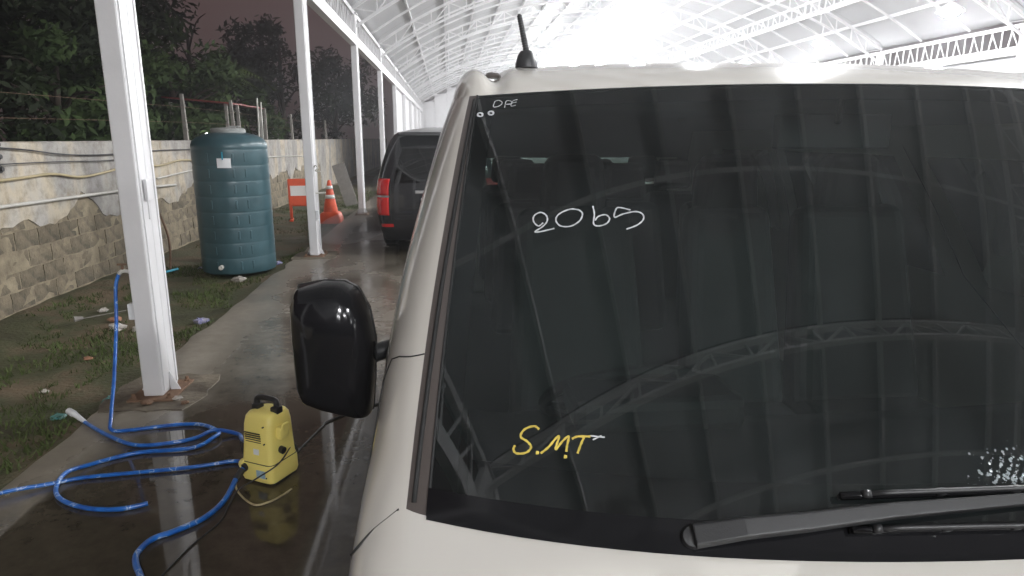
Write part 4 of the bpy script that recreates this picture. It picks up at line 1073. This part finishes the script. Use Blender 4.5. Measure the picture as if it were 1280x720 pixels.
T = [(-8.2, 9.0, 8.5, 2.9, 15000, 'leaf_dark', 'tall dark tree crown close behind the wall, left of the tap column', .55),
     (-8.0, 13.5, 9.5, 3.0, 15000, 'leaf_dark', 'tall dark tree rising behind the wall post and the tank', .58),
     (-12.0, 11.0, 11, 3.6, 10000, 'leaf_dark', 'very tall dark tree further behind the wall', .60),
     (-6.6, 17.2, 4.6, 1.5, 5000, 'leaf_mid', 'small mid-green tree leaning over the wall behind the tank', .62),
     (-10.0, 21.0, 7.2, 2.6, 4500, 'leaf_dark', 'rounded dark tree to the right of the tall ones', .6),
     (-10.5, 30.0, 7.2, 2.8, 4500, 'leaf_dark', 'dark tree on the skyline between the first two far columns', .6),
     (-8.5, 37.0, 7.8, 2.6, 4000, 'leaf_dark', 'distant dark tree seen past the cone column', .6),
     (-7.5, 25.0, 3.6, 1.5, 3000, 'leaf_mid', 'low green bush tree behind the wall near the barrier board', .6),
     (-8.0, 50.0, 8.5, 3.0, 3000, 'leaf_dark', 'farthest dark tree beyond the wall', .6),
     (-6.4, 12.2, 3.6, 1.3, 6000, 'leaf_mid', 'low dark green shrub tree behind the wall left of the tank', .6)]
for k, (x, y, h, r_, n_, m_, lab, zc) in enumerate(T): tree(x, y, h, r_, n_, M and m_, lab, zc=zc, seed=k, ls=.10+.0062*y, sq=.95)
# a palm with drooping fronds
palm = empty('palm_tree', (-6.7, 19.2, -.16)); tag(palm, 'palm with broad drooping pale green fronds above the wall', 'tree')
b = MB(); b.tube(spline([(0, 0, 0), (.1, .1, 1.5), (.05, 0, 3.0)], 5), [.13, .13, .12, .12, .12, .11, .11, .11, .10, .10, .09], 10); b.build('trunk', M['bark'], palm, smooth=True)
for k in range(13):
    a = k*2.4; L_ = random.uniform(1.4, 2.0); up_ = random.uniform(.4, 1.1); b = MB()
    spine = spline([(0, 0, 3.0), (math.cos(a)*L_*.45, math.sin(a)*L_*.45, 3.0+up_*.9), (math.cos(a)*L_*.8, math.sin(a)*L_*.8, 3.0+up_*.75), (math.cos(a)*L_*1.05, math.sin(a)*L_*1.05, 3.0+up_*.2)], 8)
    b.tube(spine, .015, 5); sd_ = Vector((-math.sin(a), math.cos(a), 0))
    for i in range(2, len(spine)-1):
        t = i/len(spine); wl_ = .48*math.sin(math.pi*min(1, t*1.05))+.05
        for s_ in (-1, 1):
            p = spine[i]; tip = p+sd_*s_*wl_+Vector((math.cos(a)*.14, math.sin(a)*.14, -.22*wl_-random.uniform(.02, .1)))
            q = (spine[i+1]-spine[i])*.65; b.tri(p, p+q, tip)
    b.build('frond', M['leaf_pale'], palm)
# small shelter and a yard light beyond the wall
sh = empty('small_shelter', (-5.6, 17.6, -.16)); tag(sh, 'small shelter with a thin red roof edge on posts behind the wall', 'shelter')
for y in (-1.35, 1.35):
    for x in (-.6, .6):
        b = MB(); b.box((x, y, 1.35), (.06, .06, 2.7)); b.build('post', M['post'], sh)
M['red_tin'] = mat('red_tin', (.30, .06, .05), .5, var=.3, vscale=6)
for q in range(5):
    b = MB(); b.box((0, -1.4+.58*q+.25, 2.74+.008*(q % 2)), (1.5, .60, .03), M=Matrix.Rotation(R(5), 3, 'Y')); b.build('roof_sheet', M['red_tin'], sh)
yl = empty('yard_light', (-5.35, 15.9, -.16)); tag(yl, 'tiny bright yard light on a thin pole behind the green tank', 'lamp')
b = MB(); b.tube([(0, 0, 0), (0, 0, 1.95)], .02, 6); b.build('pole', M['post'], yl)
M['yard_glow'] = mat('yard_glow', (.8, .8, .8), .5, emit=(1, 1, 1), estr=25)
b = MB(); b.lathe([(0, 1.93), (.04, 1.95), (.05, 1.98), (.04, 2.01), (0, 2.03)], 10); b.build('bulb', M['yard_glow'], yl, smooth=True)
# white sheet cladding closing the wall side of the far bays
def bay(x, y, lab, grp, m='white_steel'):
    sw = empty('cladding_bay', (x, y+2.84, 0)); tag(sw, lab, 'wall', grp)
    for q in range(6):
        b = MB(); b.box((0, -2.84+.12+.91*q+.455, 1.88), (.03, .90, 3.76)); b.build('cladding_panel', M[m], sw)
for k, y in enumerate(COLY[:-1]):
    if y < 27: continue
    bay(EX0-.09, y, 'white sheet metal bay closing the far end of the canopy beside the block wall', 'sheet bays along the far wall side')
for k, y in enumerate(COLY[:-1]):
    if y > 8: bay(EX1+.09, y, 'white sheet metal bay closing the canopy side away from the block wall', 'sheet bays on the open side', 'roof_sheet')
# far white gable end of the canopy
endw = empty('end_wall', (CX, Y1+.6, 0)); tag(endw, 'white sheet metal wall closing the far end of the canopy', 'wall')
for k in range(16):
    x0 = EX0-CX+k*(EX1-EX0)/16; w_ = (EX1-EX0)/16
    zt_ = min(arcz(x0+CX), arcz(min(x0+w_, half)+CX)) + .05
    b = MB(); b.box((x0+w_/2, 0, zt_/2), (w_-.02, .05, zt_)); b.build('cladding_panel', M['white_steel'], endw)

# ------------------------------------------------------------------ haze volume added for the lens bloom round the lamps
b = MB(); b.box((0, 0, 5.5), (700, 700, 14))
hz_ = b.build('haze', None); tag(hz_, 'thin haze added in place of lens bloom round the lamps', 'haze', kind='stuff')
hm = bpy.data.materials.new('bloom_haze'); hm.use_nodes = True; hn = hm.node_tree.nodes; hn.clear()
ho = hn.new('ShaderNodeOutputMaterial'); hv = hn.new('ShaderNodeVolumePrincipled')
hv.inputs['Color'].default_value = (.92, .94, .97, 1); hv.inputs['Density'].default_value = HAZE; hv.inputs['Anisotropy'].default_value = .75
hm.node_tree.links.new(hv.outputs['Volume'], ho.inputs['Volume']); hz_.data.materials.append(hm)

# fine spray drifting off the washing of the black van
M['spray'] = bpy.data.materials.new('spray_mist'); M['spray'].use_nodes = True; hn = M['spray'].node_tree.nodes; hn.clear()
ho = hn.new('ShaderNodeOutputMaterial'); hv = hn.new('ShaderNodeVolumePrincipled'); hv.inputs['Color'].default_value = (.95, .96, .98, 1); hv.inputs['Density'].default_value = .8
M['spray'].node_tree.links.new(hv.outputs['Volume'], ho.inputs['Volume'])
for (x, y, z, a, b_, c, rz), lab in (((-1.55, 11.6, .30, .32, 1.3, .28, -22), 'pale water spray drifting low between the columns and the black van'), ((-1.25, 12.6, .62, .22, .5, .5, 0), 'pale puff of water spray against the tail of the black van')):
    b = MB(); b.lathe([(max(1e-6, math.cos(R(-90+180*k/12))), math.sin(R(-90+180*k/12))) for k in range(13)], 18)
    o = b.build('water_spray', M['spray'], smooth=True, weld=.0001); o.location = (x, y, z); o.scale = (a, b_, c); o.rotation_euler = (0, 0, R(rz)); tag(o, lab, 'water spray', kind='stuff')
